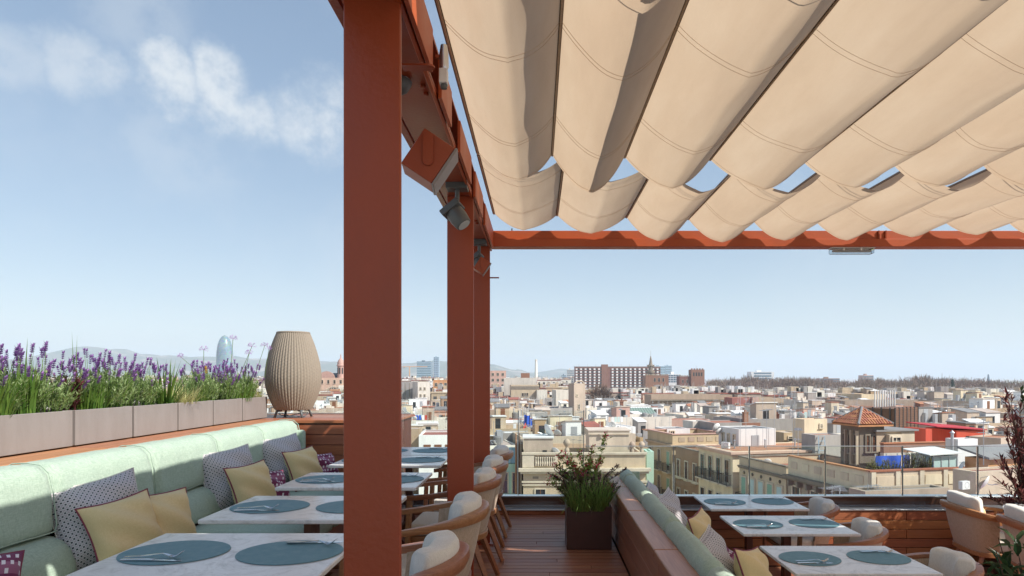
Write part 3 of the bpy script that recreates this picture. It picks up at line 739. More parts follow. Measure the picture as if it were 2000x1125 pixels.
def place_set(x, y, z, side, where):
    global mat0
    if mat0 is None:
        mat0 = mk_mat(); mat0['label'] = f'round blue grey placemat {where}'; mat0['group'] = 'blue grey placemats'; mat0.location = (x, y, z)
    else: dup(mat0, (x, y, z), rnd.uniform(-.05, .05), f'round blue grey placemat {where}')
    set_cutlery(x, y, z + .004, side, where)
for i, (a, b2) in enumerate(LT):
    lb = f'{ORD[i]} white marble table beside the left sofa'
    if tab0 is None:
        tab0 = thing('dining_table', lb, 'table', (-1.17, (a + b2) / 2, 0), group='marble tables along the left sofa'); table_parts(tab0, .86, .64)
    else: dup(tab0, (-1.17, (a + b2) / 2, 0), 0, lb)
    yc = (a + b2) / 2
    place_set(-1.385, yc, .7505, -1, f'on the sofa side of the {ORD[i]} left table')
    place_set(-.945, yc, .7505, 1, f'on the chair side of the {ORD[i]} left table')
RT = [(4.05, 4.76), (5.10, 5.78), (6.09, 6.72)]
rt0 = None
for i, (a, b2) in enumerate(RT):
    nm = ['nearest', 'middle', 'farthest'][i]; lb = f'{nm} white marble table on the lower deck'
    if rt0 is None:
        rt0 = thing('dining_table', lb, 'table', (2.03, (a + b2) / 2, LOW), group='marble tables on the lower deck'); table_parts(rt0, .90, .68)
    else: dup(rt0, (2.03, (a + b2) / 2, LOW), 0, lb)
    yc = (a + b2) / 2
    place_set(1.80, yc, LOW + .7505, -1, f'on the bench side of the {nm} lower table')
    place_set(2.27, yc + .03, LOW + .7505, 1, f'on the chair side of the {nm} lower table')

# ---- armchairs: local +x is the back of the chair, it faces -x
def make_chair(label, ex=2.3, group=None, W=.29, ct=.785):
    t = thing('armchair', label, 'chair', group=group)
    def plan(a, r=1.):            # a = 0 at the back, +-90 at the sides
        c, s = math.cos(a), math.sin(a)
        return (.30 * abs(c) ** (2 / ex) * (1 if c >= 0 else -1) * r, W * abs(s) ** (2 / ex) * (1 if s >= 0 else -1) * r)
    def railpts():
        pts = []
        for k in range(41):
            a = R(-90 + 180 * k / 40); x, y_ = plan(a); pts.append((x, y_, .715 - .045 * (1 - math.cos(a)) ** 1.2))
        L = [(-.10, -W, .655), (-.20, -W * .985, .645), (-.30, -W * .93, .636)]
        Rr = [(x, -y_, z) for x, y_, z in L]
        return list(reversed(L)) + pts + Rr
    rp = [Vector(p) for p in railpts()]
    mb = MB(); n = len(rp); sec = []
    for i, p in enumerate(rp):
        tn = (rp[min(i + 1, n - 1)] - rp[max(i - 1, 0)]); tn.z = 0; tn.normalize(); out = Vector((tn.y, -tn.x, 0))
        backness = max(0, p.x + .05) / .35
        hh = .030 + .024 * min(1, backness); th = .020 + .012 * min(1, backness)
        for dx, dz in ((-th, -hh * .5), (th * .55, -hh * .62), (th, -hh * .1), (th * .85, hh * .42), (th * .2, hh * .5), (-th, hh * .38)):
            sec.append(p + out * dx + Vector((0, 0, dz)))
    fs = []
    for i in range(n - 1):
        for k in range(6): fs.append((i * 6 + k, i * 6 + (k + 1) % 6, (i + 1) * 6 + (k + 1) % 6, (i + 1) * 6 + k))
    fs += [tuple(reversed(range(6))), tuple((n - 1) * 6 + k for k in range(6))]
    mb.add(sec, fs).build('arm_rail', 'chair_wood', t, smooth=True, sharp=50)
    # upholstered shell
    def sh(u, v):
        a = R(-84 + 168 * u); x, y_ = plan(a); z0 = .70 - .045 * (1 - math.cos(a)) ** 1.2
        z = z0 + (.36 - z0) * v; k = 1 - .03 - .17 * v ** 1.4
        return (x * k - .02 * v, y_ * k, z)
    MB().grid(sh, 32, 8).build('back_shell', 'shell_beige', t, smooth=True)
    def sh2(u, v):
        x, y_, z = sh(1 - u, v); return (x * .90, y_ * .90, z + .005)
    MB().grid(sh2, 32, 6).build('shell_lining', 'shell_beige', t, smooth=True)
    def rg(k): return [(plan(R(a), k)[0] - .02, plan(R(a), k)[1]) for a in range(-90, 91, 9)]
    ring = rg(.845) + [(-.26, W * .80), (-.26, -W * .80)]
    MB().prism(ring, .335, .375).build('seat_frame', 'chair_wood', t, bevel=.006)
    ring2 = rg(.78) + [(-.27, W * .78), (-.27, -W * .78)]
    MB().prism(ring2, .376, .455).build('seat_cushion', 'cushion_cream', t, bevel=.03, seg=4)
    # back cushion, bent round the shell
    def cu(u, v):
        a = R(-52 + 104 * v); x, y_ = plan(a, .72); nx, ny = math.cos(a), math.sin(a)
        e = abs(2 * v - 1) ** 8; ph = u * 2 * math.pi; cs, sn = math.cos(ph), math.sin(ph)
        rx = .060 * abs(cs) ** .38 * (1 if cs > 0 else -1); rz = .5 * abs(sn) ** .34 * (1 if sn > 0 else -1)
        k = 1 - .13 * e - (1 if abs(2 * v - 1) > .999 else 0) * .75
        hgt = ct - .44 - .015 * (1 - math.cos(a)); zc = .44 + hgt / 2
        tilt = (rz * hgt) * .16
        return (x + nx * (rx * k + tilt) - .005, y_ + ny * (rx * k + tilt * .5), zc + rz * hgt * k + .004 * math.sin(v * 17))
    MB().grid(cu, 28, 26, True).build('back_cushion', 'cushion_cream', t, smooth=True)
    lp = []
    for sgn in (-1, 1):
        MB().tube([(.15, sgn * .17, .345), (.285, sgn * .215, 0)], [.026, .017], 4).build('rear_leg', 'chair_wood', t)
        MB().bar((-.245, sgn * (W * .93), .63), (-.275, sgn * .26, 0), .036, .03).build('front_leg', 'chair_wood', t, bevel=.006)
    return t
CX = -.60
CY = [2.62, 3.56, 4.58, 5.34, 6.12]
ch0 = make_chair('nearest curved wooden armchair beside the big red post', group='armchairs along the left tables'); ch0.location = (CX, CY[0], 0)
KW = ['', 'second curved armchair from the camera, in front of the middle post', 'third curved armchair, just behind the middle post', 'fourth curved armchair, in front of the farthest post', 'farthest curved armchair of the left row, near the glass railing']
for i in range(1, 5): dup(ch0, (CX + .012 * i, CY[i], 0), R([0, 3, -2, 2, -3][i]), KW[i])
for x, y_, rz, lb in ((2.52, 6.36, 0, 'curved armchair at the farthest lower table by the glass'), (2.48, 5.42, -3, 'curved armchair at the middle lower table'),
                      (2.56, 4.42, 2, 'curved armchair at the nearest lower table'), (2.50, 3.62, 0, 'chair with cream cushion cut off at the lower right edge')):
    dup(ch0, (x, y_, LOW), R(rz), lb, 'armchairs along the lower tables')
sq = make_chair('square backed beige armchair by the wooden wall, its back to the camera', 4.2, 'square armchairs at the right edge', .33, .83)
sq.location = (4.15, 6.12, LOW); sq.rotation_euler = (0, 0, R(176)); sq.scale = (1.0, 1.0, 1.06)
s2 = dup(sq, (4.20, 5.42, LOW), R(172), 'square backed beige armchair at the right edge behind green leaves'); s2.scale = (1.0, 1.0, 1.06)
pillow('yellow', .42, .36, .15, (4.12, 6.16, LOW + .47), -18, 4, 70, 'mustard pillow standing in the square armchair by the far wall')
# cream low round table past the right armchairs
t = thing('round_table', 'pale round low table top beside the square armchairs at the right edge', 'table', (4.75, 6.05, LOW))
MB().lathe([(.42, .70), (.43, .71), (.43, .73), (.42, .735)], 48).build('table_top', 'marble', t)
MB().lathe([(.20, .0), (.19, .02), (.04, .05), (.04, .699)], 20).build('column', 'dark_wood', t)

# ---- wicker lantern
lan = thing('wicker_lantern', 'tall barrel shaped woven wicker lantern on the corner ledge', 'lantern', (P(573, 0, 7.25).x, 7.25, .986))
prof = []
for k in range(33):
    v = k / 32; z = .085 + .83 * v
    r_ = .18 + .105 * math.sin(min(1, v / .42) * math.pi / 2) ** .9 if v < .42 else .285 - .12 * ((v - .42) / .58) ** 1.7
    prof.append((r_, z))
RIBS = 54
def wk(u, v):
    k = v * 32; i = min(int(k), 31); t_ = k - i
    r_ = prof[i][0] * (1 - t_) + prof[i + 1][0] * t_; z = prof[i][1] * (1 - t_) + prof[i + 1][1] * t_
    a = 2 * math.pi * u
    r_ += .0085 * abs(math.cos(RIBS / 2 * a)) + .0022 * math.cos(v * 110 * math.pi + math.pi * (int(u * RIBS) % 2))
    return (r_ * math.cos(a), r_ * math.sin(a), z)
MB().grid(wk, RIBS * 6, 220, True).build('woven_shade', 'wicker', lan, smooth=True)
MB().tube([(prof[-1][0] * math.cos(a * R(10)), prof[-1][0] * math.sin(a * R(10)), .918) for a in range(37)], .011, 8, False).build('top_rim', 'wicker', lan, smooth=True)
MB().lathe([(.155, .078), (.175, .088), (.175, .094)], 32).build('base_ring', 'dark_wood', lan)
for k in range(4):
    a = R(45 + 90 * k); c, s = math.cos(a), math.sin(a)
    MB().tube([(.13 * c, .13 * s, .08), (.18 * c, .18 * s, .075), (.21 * c, .21 * s, 0)], .014, 8).build('leg', 'grey_lamp', lan, smooth=True)
MB().tube([(.15 * math.cos(R(a)), .15 * math.sin(R(a)), .03 + .02 * math.sin(R(a * 2))) for a in range(0, 361, 20)], .004, 6, False).build('cable', 'grey_lamp', lan)

# ---- planter boxes
PB = [(3.0, 3.53), (3.54, 4.125), (4.15, 4.73), (4.755, 5.325), (5.345, 5.905), (5.925, 6.49), (6.51, 7.09)]
pnames = ['first taupe planter box, half out of the picture at the left edge', 'second taupe planter box from the left edge', 'third taupe planter box from the left edge', 'fourth taupe planter box, below the tall green blades',
          'fifth taupe planter box, with yellow grass spilling over', 'sixth taupe planter box, next to last before the lantern', 'last taupe planter box, beside the wicker lantern']
for (a, b2), lb in zip(PB, pnames):
    if a < 3.2: continue
    t = thing('planter_box', lb, 'planter', (-3.06, (a + b2) / 2, .99), group='taupe planter boxes on the parapet')
    h = (b2 - a) / 2
    mb = MB(); th = .012
    mb.box(-.18, .18, -h, -h + th, .004, .225); mb.box(-.18, .18, h - th, h, .004, .225)
    mb.box(-.18, -.18 + th, -h + th, h - th, .004, .225); mb.box(.18 - th, .18, -h + th, h - th, .004, .225)
    mb.build('box', 'planter_taupe', t, bevel=.004)
    MB().box(-.17, .17, -h + .013, h - .013, .02, .19).build('soil', 'soil', t)

# ================================================================== plants
def blade(mb, base, ang, lean, L, wd, curl=.6, seg=4):
    base = Vector(base); d = Vector((math.cos(ang), math.sin(ang), 0)); sd = Vector((-d.y, d.x, 0))
    vs = []; th = lean; p = base.copy()
    for k in range(seg + 1):
        f = k / seg; w2 = wd * (1 - f ** 1.6) * (.55 + .45 * min(1, f * 4 + .3))
        vs += [p - sd * w2 / 2, p + sd * w2 / 2] if k < seg else [p]
        th2 = th + curl * f; p = p + (d * math.sin(th2) + Vector((0, 0, math.cos(th2)))) * (L / seg)
    fs = [(2 * k, 2 * k + 1, 2 * k + 3, 2 * k + 2) for k in range(seg - 1)] + [(2 * seg - 2, 2 * seg - 1, 2 * seg)]
    mb.add(vs, fs)
def leafq(mb, p, dirv, up, L, wd):
    d = Vector(dirv).normalized(); s = d.cross(Vector(up)); 
    if s.length < 1e-3: s = d.cross(Vector((1, 0, 0)))
    s.normalize(); n = s.cross(d)
    mb.add([p, p + d * L * .45 - s * wd / 2 + n * L * .06, p + d * L, p + d * L * .45 + s * wd / 2 + n * L * .06], [(0, 1, 2, 3)])
def rdir(r, zmin=-.2):
    while True:
        v = Vector((r.uniform(-1, 1), r.uniform(-1, 1), r.uniform(zmin, 1)))
        if .05 < v.length < 1: return v.normalized()
def spike(mb, p, d, L, rad):
    d = Vector(d).normalized(); x = d.cross(Vector((1, 0, 0))); x.normalize(); y_ = d.cross(x)
    for k in range(4):       # whorls of small florets
        c = p + d * L * (k / 4 + .12)
        for q in range(5):
            a = q * 1.257 + k * .6; o = (x * math.cos(a) + y_ * math.sin(a))
            leafq(mb, c, o * .9 + d * .8, d, rad * 1.9, rad * 1.3)
    for q in range(3):       # bracts on top
        a = q * 2.1 + .4; leafq(mb, p + d * L * .92, (x * math.cos(a) + y_ * math.sin(a)) * .5 + d, d, rad * 3.0, rad * 1.5)
def lavender(label, y0, sx=.19, sy=.25, H=.26, nl=3600, ns=46, seed=1, group='lavender in the planter boxes'):
    r = random.Random(seed); t = thing('lavender_plant', label, 'lavender', (-3.06, y0, 1.18), group=group)
    fo, st, fl = MB(), MB(), MB()
    for k in range(150):
        a = r.uniform(0, 6.28); q = r.random() ** .5; bx, by = sx * .75 * q * math.cos(a), sy * .75 * q * math.sin(a)
        tx, ty = bx * 1.35 + r.uniform(-.03, .03), by * 1.35 + r.uniform(-.03, .03); h = H * (1 - .45 * q * q) * r.uniform(.75, 1.1)
        p0, p1 = Vector((bx, by, 0)), Vector((tx, ty, h)); st.tube([p0, p1], [.0022, .0015], 4, False)
        for j in range(nl // 150):
            f = r.uniform(.25, 1.03); p = p0.lerp(p1, f); dv = rdir(r, .0); dv.z += .35
            leafq(fo, p, dv, (0, 0, 1), r.uniform(.024, .052), r.uniform(.007, .011))
    for k in range(ns):
        a = r.uniform(0, 6.28); q = r.random() ** .5; bx, by = sx * q * math.cos(a), sy * q * math.sin(a)
        tx, ty = bx * 1.25 + r.uniform(-.05, .05), by * 1.25 + r.uniform(-.05, .05); h = H * (.90 - .30 * q * q) + r.uniform(-.02, .13) + .03 * math.sin(by * 18 + seed)
        p0, p1 = Vector((bx, by, H * .4)), Vector((tx, ty, h)); st.tube([p0, p1], [.0018, .0014], 4, False)
        spike(fl, p1, p1 - p0 + Vector((0, 0, .1)), r.uniform(.036, .056), r.uniform(.008, .0115))
    fo.build('foliage', 'lav_leaf', t); st.build('stem', 'blade_green', t); fl.build('flower', 'lav_flower', t)
    return t
lavender('lavender with dense purple spikes near the left edge of the picture', 3.72, seed=1, H=.27)
lavender('lavender bush in bloom left of the dark red plant', 4.04, seed=2, H=.27, ns=60)
lavender('lavender bush in bloom right of the dark red plant', 4.62, seed=3, H=.28, ns=46)
lavender('lavender with leaning purple spikes before the tall green blades', 4.98, seed=4, H=.27, ns=54)
lavender('lavender with short dark spikes left of the yellow flower', 5.98, seed=5, H=.26, ns=40)
lavender('lavender bush in the planter below the blue bullet shaped tower', 6.36, seed=6, H=.25, ns=46)
lavender('lavender nearest to the wicker lantern', 6.78, seed=7, H=.27, ns=62)
def grass(name, label, cat, loc, n, L, wd, mat, spread=.10, lean=.5, curl=.7, seed=1, group=None, extra=()):
    r = random.Random(seed); t = thing(name, label, cat, loc, group=group); mb = MB()
    for k in range(n):
        a = r.uniform(0, 6.28); q = r.random() ** .5 * spread
        blade(mb, (q * math.cos(a), q * math.sin(a), 0), a + r.uniform(-.7, .7), r.uniform(.02, lean), L * r.uniform(.55, 1.05), wd * r.uniform(.7, 1.2), r.uniform(.05, curl))
    for (a, ln, L2, cu) in extra: blade(mb, (0, 0, 0), a, ln, L2, wd, cu, 6)
    mb.build('blades', mat, t)
    return t
GZ = 1.18
grass('strap_leaf_plant', 'clump of broad green blades at the left edge of the picture', 'plant', (-2.985, 3.62, GZ), 130, .31, .016, 'blade_green', .10, .55, .6, 11, extra=((R(90), .12, .42, .1), (R(80), .2, .40, .1)))
grass('strap_leaf_plant', 'tall dark green upright blades right of the left edge clump', 'plant', (-2.985, 3.86, GZ), 80, .36, .018, 'blade_green', .07, .35, .4, 12, extra=((R(100), .08, .48, .05), (R(60), .12, .45, .05)))
grass('strap_leaf_plant', 'green blades arching low right of the dark red plant', 'plant', (-2.985, 4.42, GZ), 120, .25, .011, 'blade_green', .09, .6, .6, 13)
grass('strap_leaf_plant', 'tall fan of bright green blades rising beside the yellow grass', 'plant', (-2.985, 5.32, GZ), 80, .40, .018, 'blade_green', .07, .75, .25, 14)
grass('yellow_grass', 'tuft of fine yellow grass spilling over the planter edge', 'grass', (-2.98, 5.52, GZ + .02), 260, .24, .005, 'blade_yellow', .14, .9, 1.9, 15)
grass('strap_leaf_plant', 'short green blades between yellow grass and lavender', 'plant', (-2.98, 5.80, GZ), 60, .22, .009, 'blade_green', .09, .6, .8, 16)
grass('strap_leaf_plant', 'green blades in front of the lavender nearest the lantern', 'plant', (-2.96, 6.62, GZ), 90, .26, .009, 'blade_green', .12, .6, .6, 17)
grass('yellow_grass', 'small yellow tuft in the corner of the last planter', 'grass', (-2.95, 6.98, GZ + .02), 70, .14, .006, 'blade_yellow', .06, .9, 1.2, 18)
grass('grass_stalk', 'single tall pale green blade rising above the lavender', 'grass', (-3.05, 4.03, GZ), 3, .50, .012, 'blade_yellow', .01, .10, .15, 19)
grass('grass_stalk', 'single tall dark blade curving left above the dark red plant', 'grass', (-3.02, 4.34, GZ), 3, .52, .012, 'blade_green', .01, .12, .15, 20)
def red_plant(label, loc, seed):
    r = random.Random(seed); t = thing('dark_red_plant', label, 'plant', loc); fo, st = MB(), MB()
    for k in range(26):
        a = r.uniform(0, 6.28); q = r.uniform(.02, .11); h = r.uniform(.12, .27)
        p0, p1 = Vector((.03 * math.cos(a), .03 * math.sin(a), 0)), Vector((q * math.cos(a), q * math.sin(a), h)); st.tube([p0, p1], .002, 4, False)
        for j in range(16):
            p = p0.lerp(p1, r.uniform(.2, 1)); dv = rdir(r, -.1); leafq(fo, p, dv + Vector((0, 0, .3)), (0, 0, 1), r.uniform(.035, .07), r.uniform(.009, .014))
    fo.build('foliage', 'leaf_maroon', t); st.build('stem', 'leaf_maroon', t)
red_plant('small dark red leaved plant between the left lavender bushes', (-3.0, 4.26, GZ), 31)
fs_ = [(398, 683), (455, 662), (492, 677), (487, 690), (517, 675), (400, 716), (353, 697), (525, 682)]
for k, (px, py) in enumerate(fs_):
    d = 6.0 + .13 * k; top = P(px, py, d); top.x = max(top.x, -3.3); r = random.Random(60 + k)
    base = Vector((-3.06 + r.uniform(-.05, .05), max(5.4, min(7.0, d + r.uniform(-.05, .25))), 1.2))
    top = Vector((P(px, py, base.y).x, base.y, P(px, py, base.y).z))
    base.x = max(min(top.x + r.uniform(-.05, .05), -2.92), -3.2)
    t = thing('garlic_flower', ['leftmost of the thin stemmed mauve flowers left of the bullet shaped tower', 'thin mauve flower in front of the top of the bullet shaped tower', 'mauve flower cluster just right of the bullet shaped tower, upper one', 'mauve flower cluster just right of the bullet shaped tower, lower one',
               'tallest mauve flower by the wicker lantern', 'low mauve flower over the tower foot', 'thin mauve flower on a dark stalk left of the yellow bloom', 'mauve flower touching the wicker lantern outline'][k], 'flower', base, group='mauve flowers on thin stalks')
    v = top - base
    MB().tube([(0, 0, 0), v * .5 + Vector((.0, .02, 0)), v], .0022, 5).build('stalk', 'blade_green', t)
    mb = MB()
    for q in range(16):
        dv = rdir(r, -.1); c = v + dv * .03
        for z in range(4): leafq(mb, c, dv + rdir(r, -1) * .9, (0, 0, 1), .016, .007)
        mb.tube([v, c], .0008, 3, False)
    mb.build('flower_head', 'petal_mauve', t)
t = thing('yellow_flower', 'small yellow bloom standing among the lavender', 'flower', (-3.0, 6.02, 1.2)); v = Vector((0, 0, .27)); r = random.Random(5)
MB().tube([(0, 0, 0), v], .003, 5).build('stalk', 'blade_green', t); mb = MB()
for q in range(60): leafq(mb, v + Vector((0, 0, r.uniform(-.02, .04))), rdir(r, -.2), (0, 0, 1), .022, .009)
mb.build('flower_head', 'petal_yellow', t)

# ---- brown pot with salvia, purple leaves and grass
pot = thing('plant_pot', 'square dark brown pot standing on the deck at the end of the walkway', 'pot', (.425, 5.66, 0))
pw = .185; mb = MB(); th = .014
mb.box(-pw, pw, -pw, -pw + th, .006, .355); mb.box(-pw, pw, pw - th, pw, .006, .355); mb.box(-pw, -pw + th, -pw + th, pw - th, .006, .355); mb.box(pw - th, pw, -pw + th, pw - th, .006, .355); mb.box(-pw + .001, pw - .001, -pw + .001, pw - .001, .001, .02)
mb.build('box', 'pot_brown', pot, bevel=.004); MB().box(-pw + .015, pw - .015, -pw + .015, pw - .015, .03, .32).build('soil', 'soil', pot)
r = random.Random(77)
t = thing('purple_shrub', 'bushy dark purple leaved plant filling the brown pot', 'shrub', (.425, 5.68, .32)); fo, st, fl = MB(), MB(), MB()
for k in range(190):
    a = r.uniform(0, 6.28); q = r.random() ** .6 * .27; h = (.31 - q * .42) * r.uniform(.55, 1.1)
    p0, p1 = Vector((q * .35 * math.cos(a), q * .35 * math.sin(a), 0)), Vector((q * math.cos(a), q * math.sin(a), h)); st.tube([p0, p1], .002, 4, False)
    for j in range(26):
        p = p0.lerp(p1, r.uniform(.35, 1.05)); leafq(fo, p, rdir(r, -.3) + Vector((0, 0, .2)), (0, 0, 1), r.uniform(.018, .036), r.uniform(.008, .013))
for k in range(6):
    a = (R(178), R(172), R(5), R(12), R(200), R(-10))[k]; L = (.34, .28, .33, .27, .25, .25)[k]
    p1 = Vector((L * math.cos(a), L * math.sin(a) - .05, .29 + .015 * k)); p0 = Vector((0, 0, .1)); st.tube([p0, p1], .0025, 4, False)
    for j in range(60): leafq(fo, p0.lerp(p1, r.uniform(.5, 1.02)), rdir(r, -.3), (0, 0, 1), .028, .011)
for k in range(60):
    a = r.uniform(0, 6.28); q = r.uniform(.08, .25); h = (.44 - q * .55) * r.uniform(.5, 1.0); c = Vector((q * math.cos(a) * 1.1, q * math.sin(a) * 1.1, h * .85))
    for j in range(9): leafq(fl, c + rdir(r, -1) * .012, rdir(r, -.4), (0, 0, 1), .016, .007)
fo.build('foliage', 'leaf_purple', t); st.build('stem', 'twig', t); stuff(fl.build('flower', 'petal_pink', t))
t = thing('salvia', 'leggy green salvia with small red flowers rising from the brown pot', 'plant', (.43, 5.74, .32)); fo, st, fl = MB(), MB(), MB()
tips = [(1185, 845), (1158, 870), (1131, 880), (1155, 895), (1120, 905), (1085, 885), (1080, 905), (1070, 930), (1068, 943), (1100, 885), (1195, 948), (1145, 912), (1175, 895), (1110, 900), (1165, 905), (1138, 925), (1190, 975), (1092, 920), (1148, 900), (1128, 915)]
for k, (px, py) in enumerate(tips):
    w_ = P(px, py, 5.70 + r.uniform(-.12, .12)) - t.location; b0 = Vector((r.uniform(-.06, .06), r.uniform(-.06, .06), 0))
    mid = b0.lerp(w_, .55) + Vector((-.25 * w_.x * .3, 0, .06)); pts = [b0, mid, w_]
    curve = [b0 * (1 - f) ** 2 + mid * 2 * f * (1 - f) + w_ * f * f for f in [i / 8 for i in range(9)]]
    st.tube(curve, [.0022 - .00015 * i for i in range(9)], 4, False)
    for j in range(80):
        f = r.uniform(.45, .92); i = min(int(f * 8), 7); p = curve[i].lerp(curve[i + 1], f * 8 - i) + rdir(r, -1) * r.uniform(0, .045)
        leafq(fo, p, rdir(r, -.2), (0, 0, 1), r.uniform(.022, .044), r.uniform(.016, .026))
    for j in range(13):
        f = r.uniform(.74, 1.0); i = min(int(f * 8), 7); p = curve[i].lerp(curve[i + 1], f * 8 - i)
        for z in range(3): leafq(fl, p + rdir(r, -1) * .02, rdir(r, -.5), (0, 0, 1), r.uniform(.018, .028), .014)
fo.build('foliage', 'leaf_green', t); st.build('stem', 'blade_green', t); stuff(fl.build('flower', 'petal_red', t))
grass('grass_tuft', 'fine green grass tuft in front of the brown pot planting, left', 'grass', (.36, 5.53, .32), 460, .37, .006, 'blade_light', .11, .8, 1.2, 41, extra=((R(260), .9, .4, 1.6), (R(280), .8, .42, 1.7), (R(235), 1., .4, 1.6)))
grass('grass_tuft', 'fine green grass tuft at the right corner of the brown pot', 'grass', (.50, 5.53, .32), 460, .36, .006, 'blade_light', .08, .65, 1.1, 42, extra=((R(300), .8, .42, 1.7), (R(320), .7, .4, 1.5)))

# ---- shrub in the far right corner and the leafy plant in the lower right corner
def shrub_tree(name, label, loc, tips, mat, seed, leafL, leafW, per, dens=1.):
    r = random.Random(seed); t = thing(name, label, 'shrub', loc); fo, st = MB(), MB()
    for q in tips:
        b0 = Vector((r.uniform(-.04, .04), r.uniform(-.04, .04), 0)); w_ = Vector(q); mid = b0.lerp(w_, .5) + Vector((-w_.x * .25, r.uniform(-.05, .05), .05))
        curve = [b0 * (1 - f) ** 2 + mid * 2 * f * (1 - f) + w_ * f * f for f in [i / 8 for i in range(9)]]
        st.tube(curve, [.008 - .0007 * i for i in range(9)], 5, False)
        for j in range(per):
            f = r.uniform(.25, 1.02); i = min(int(f * 8), 7); p = curve[i].lerp(curve[i + 1], f * 8 - i); tn = (curve[i + 1] - curve[i]).normalized()
            leafq(fo, p, rdir(r, -.5) * .8 + tn * .9, (0, 0, 1), leafL * r.uniform(.7, 1.2), leafW * r.uniform(.8, 1.2))
    fo.build('foliage', mat, t); st.build('stem', 'twig', t)
    return t
r = random.Random(9)
base = Vector((P(2010, 0, 6.5).x, 6.5, LOW + .42))
tips = []
for k in range(80):
    px, py = r.uniform(1935, 2090), r.uniform(770, 985)
    if px < 1955 and py < 850: px += 40
    q = P(px, py, 6.5 + r.uniform(-.3, .3)) - base; tips.append(q)
shrub_tree('red_leaf_shrub', 'tall shrub with narrow dark red leaves at the right edge', base, tips, 'leaf_maroon', 50, .095, .019, 40)
shrub_tree('green_shoot', 'green tipped leaves at the top of the red shrub at the right edge', base + Vector((.05, -.05, .1)), [P(px, py, 6.45) - base for px, py in ((1985, 790), (1975, 775), (1995, 745), (2010, 735), (2000, 800))], 'leaf_deep', 51, .08, .03, 22)
t = thing('plant_pot', 'dark round tub holding the red shrub at the right edge', 'pot', (base.x, base.y, LOW))
MB().lathe([(.28, 0), (.36, .30), (.38, .42), (.35, .42), (.33, .36), (.0, .36)], 32, cap=False).build('tub', 'pot_brown', t, smooth=True, sharp=40)
base = Vector((P(2012, 0, 2.9).x, 2.9, LOW + .25))
r = random.Random(10); t = thing('leafy_plant', 'green pointed leaves reaching in at the lower right corner', 'plant', base); fo, st = MB(), MB()
for px, py in ((1950, 1050), (1945, 1075), (1985, 1060), (1965, 1110), (1990, 1100), (2010, 1050), (1960, 1090), (2020, 1090), (1980, 1125)):
    w_ = P(px, py, 2.9 + r.uniform(-.12, .12)) - base; b0 = Vector((.03, 0, 0)); st.tube([b0, b0.lerp(w_, .5) + Vector((.05, 0, 0)), w_], [.005, .004, .002], 5, False)
    for j in range(9):
        p = b0.lerp(w_, r.uniform(.8, 1.0)); dv = rdir(r, -.3)
        L, wd = r.uniform(.07, .11), r.uniform(.026, .036); d_ = (dv + Vector((-.2, 0, .2))).normalized(); s_ = d_.cross(Vector((0, 0, 1))).normalized(); n_ = s_.cross(d_)
        fo.add([p, p + d_ * L * .3 - s_ * wd * .45 + n_ * .008, p + d_ * L * .3 + n_ * .0, p + d_ * L * .3 + s_ * wd * .45 + n_ * .008, p + d_ * L * .65 - s_ * wd * .38 + n_ * .004, p + d_ * L * .65 - n_ * .004, p + d_ * L * .65 + s_ * wd * .38 + n_ * .004, p + d_ * L - n_ * .02],
               [(0, 1, 2), (0, 2, 3), (1, 4, 5, 2), (2, 5, 6, 3), (4, 7, 5), (5, 7, 6)])
fo.build('foliage', 'leaf_deep', t); st.build('stem', 'twig', t)
t2 = thing('plant_pot', 'brown pot of the leafy plant just below the lower right corner', 'pot', (base.x, base.y, LOW))
MB().lathe([(.12, 0), (.16, .24), (.17, .26), (.15, .26), (.14, .22), (.0, .22)], 28, cap=False).build('tub', 'pot_brown', t2, smooth=True, sharp=40)
# ================================================================== the city
WALLC = {'cream': (.70, .585, .43), 'yellow': (.67, .56, .38), 'ochre': (.47, .35, .235), 'brown': (.40, .27, .16), 'white': (.80, .80, .79), 'beige': (.55, .46, .36), 'pink': (.60, .40, .32),
         'grey': (.38, .36, .34), 'tan': (.48, .37, .27), 'mint': (.47, .66, .55), 'orange': (.58, .28, .14), 'red': (.55, .06, .045), 'brick': (.27, .135, .09), 'stone': (.45, .37, .28), 'darkstone': (.20, .165, .13), 'rose': (.36, .13, .12), 'offwhite': (.70, .66, .58)}
for k, c in WALLC.items():
    plain('wall_' + k, c, .85, .10, .35, bmp=.1, bscale=6., rnd_v=.16, dirt=(tuple(x * .42 for x in c), .5, .5 if k not in ('white', 'mint') else .3), streak=(1.6, 1.6, .35))
plain('roof_terracotta', (.36, .145, .09), .85, .2, .8, dirt=((.20, .11, .08), .7, .6), rnd_v=.15)
plain('roof_pale', (.52, .44, .38), .85, .15, .8, dirt=((.3, .26, .22), .7, .6), rnd_v=.12)
plain('roof_grey', (.20, .20, .20), .8, .2, .8, rnd_v=.2)
plain('roof_white', (.72, .72, .70), .7, .1, .8, dirt=((.4, .38, .35), .7, .5))
plain('roof_green', (.22, .30, .26), .6, .15, 2.)
plain('tile', (.42, .17, .085), .8, .3, 3., dirt=((.22, .10, .06), 2., .6), rnd_v=.2)
plain('trim', (.66, .58, .45), .8, .1, 1., dirt=((.34, .29, .22), .8, .6))
plain('trim_dark', (.25, .21, .165), .85, .25, 1., dirt=((.09, .08, .065), .8, .7))
plain('shutter_wood', (.20, .085, .04), .6, .2, 6.)
plain('blind_green', (.25, .42, .32), .7, .1, 6.)
plain('blind_pale', (.45, .58, .56), .7, .1, 6.)
plain('iron', (.035, .035, .038), .5, .2, 6.)
plain('galv', (.48, .50, .52), .45, .1, 6., metal=.5)
plain('dish_white', (.74, .74, .72), .5, .08, 6.)
plain('tarp_blue', (.02, .10, .55), .6, .25, 2.)
plain('slat_brown', (.16, .085, .05), .7, .35, 3., dirt=((.07, .045, .035), 1.5, .6))
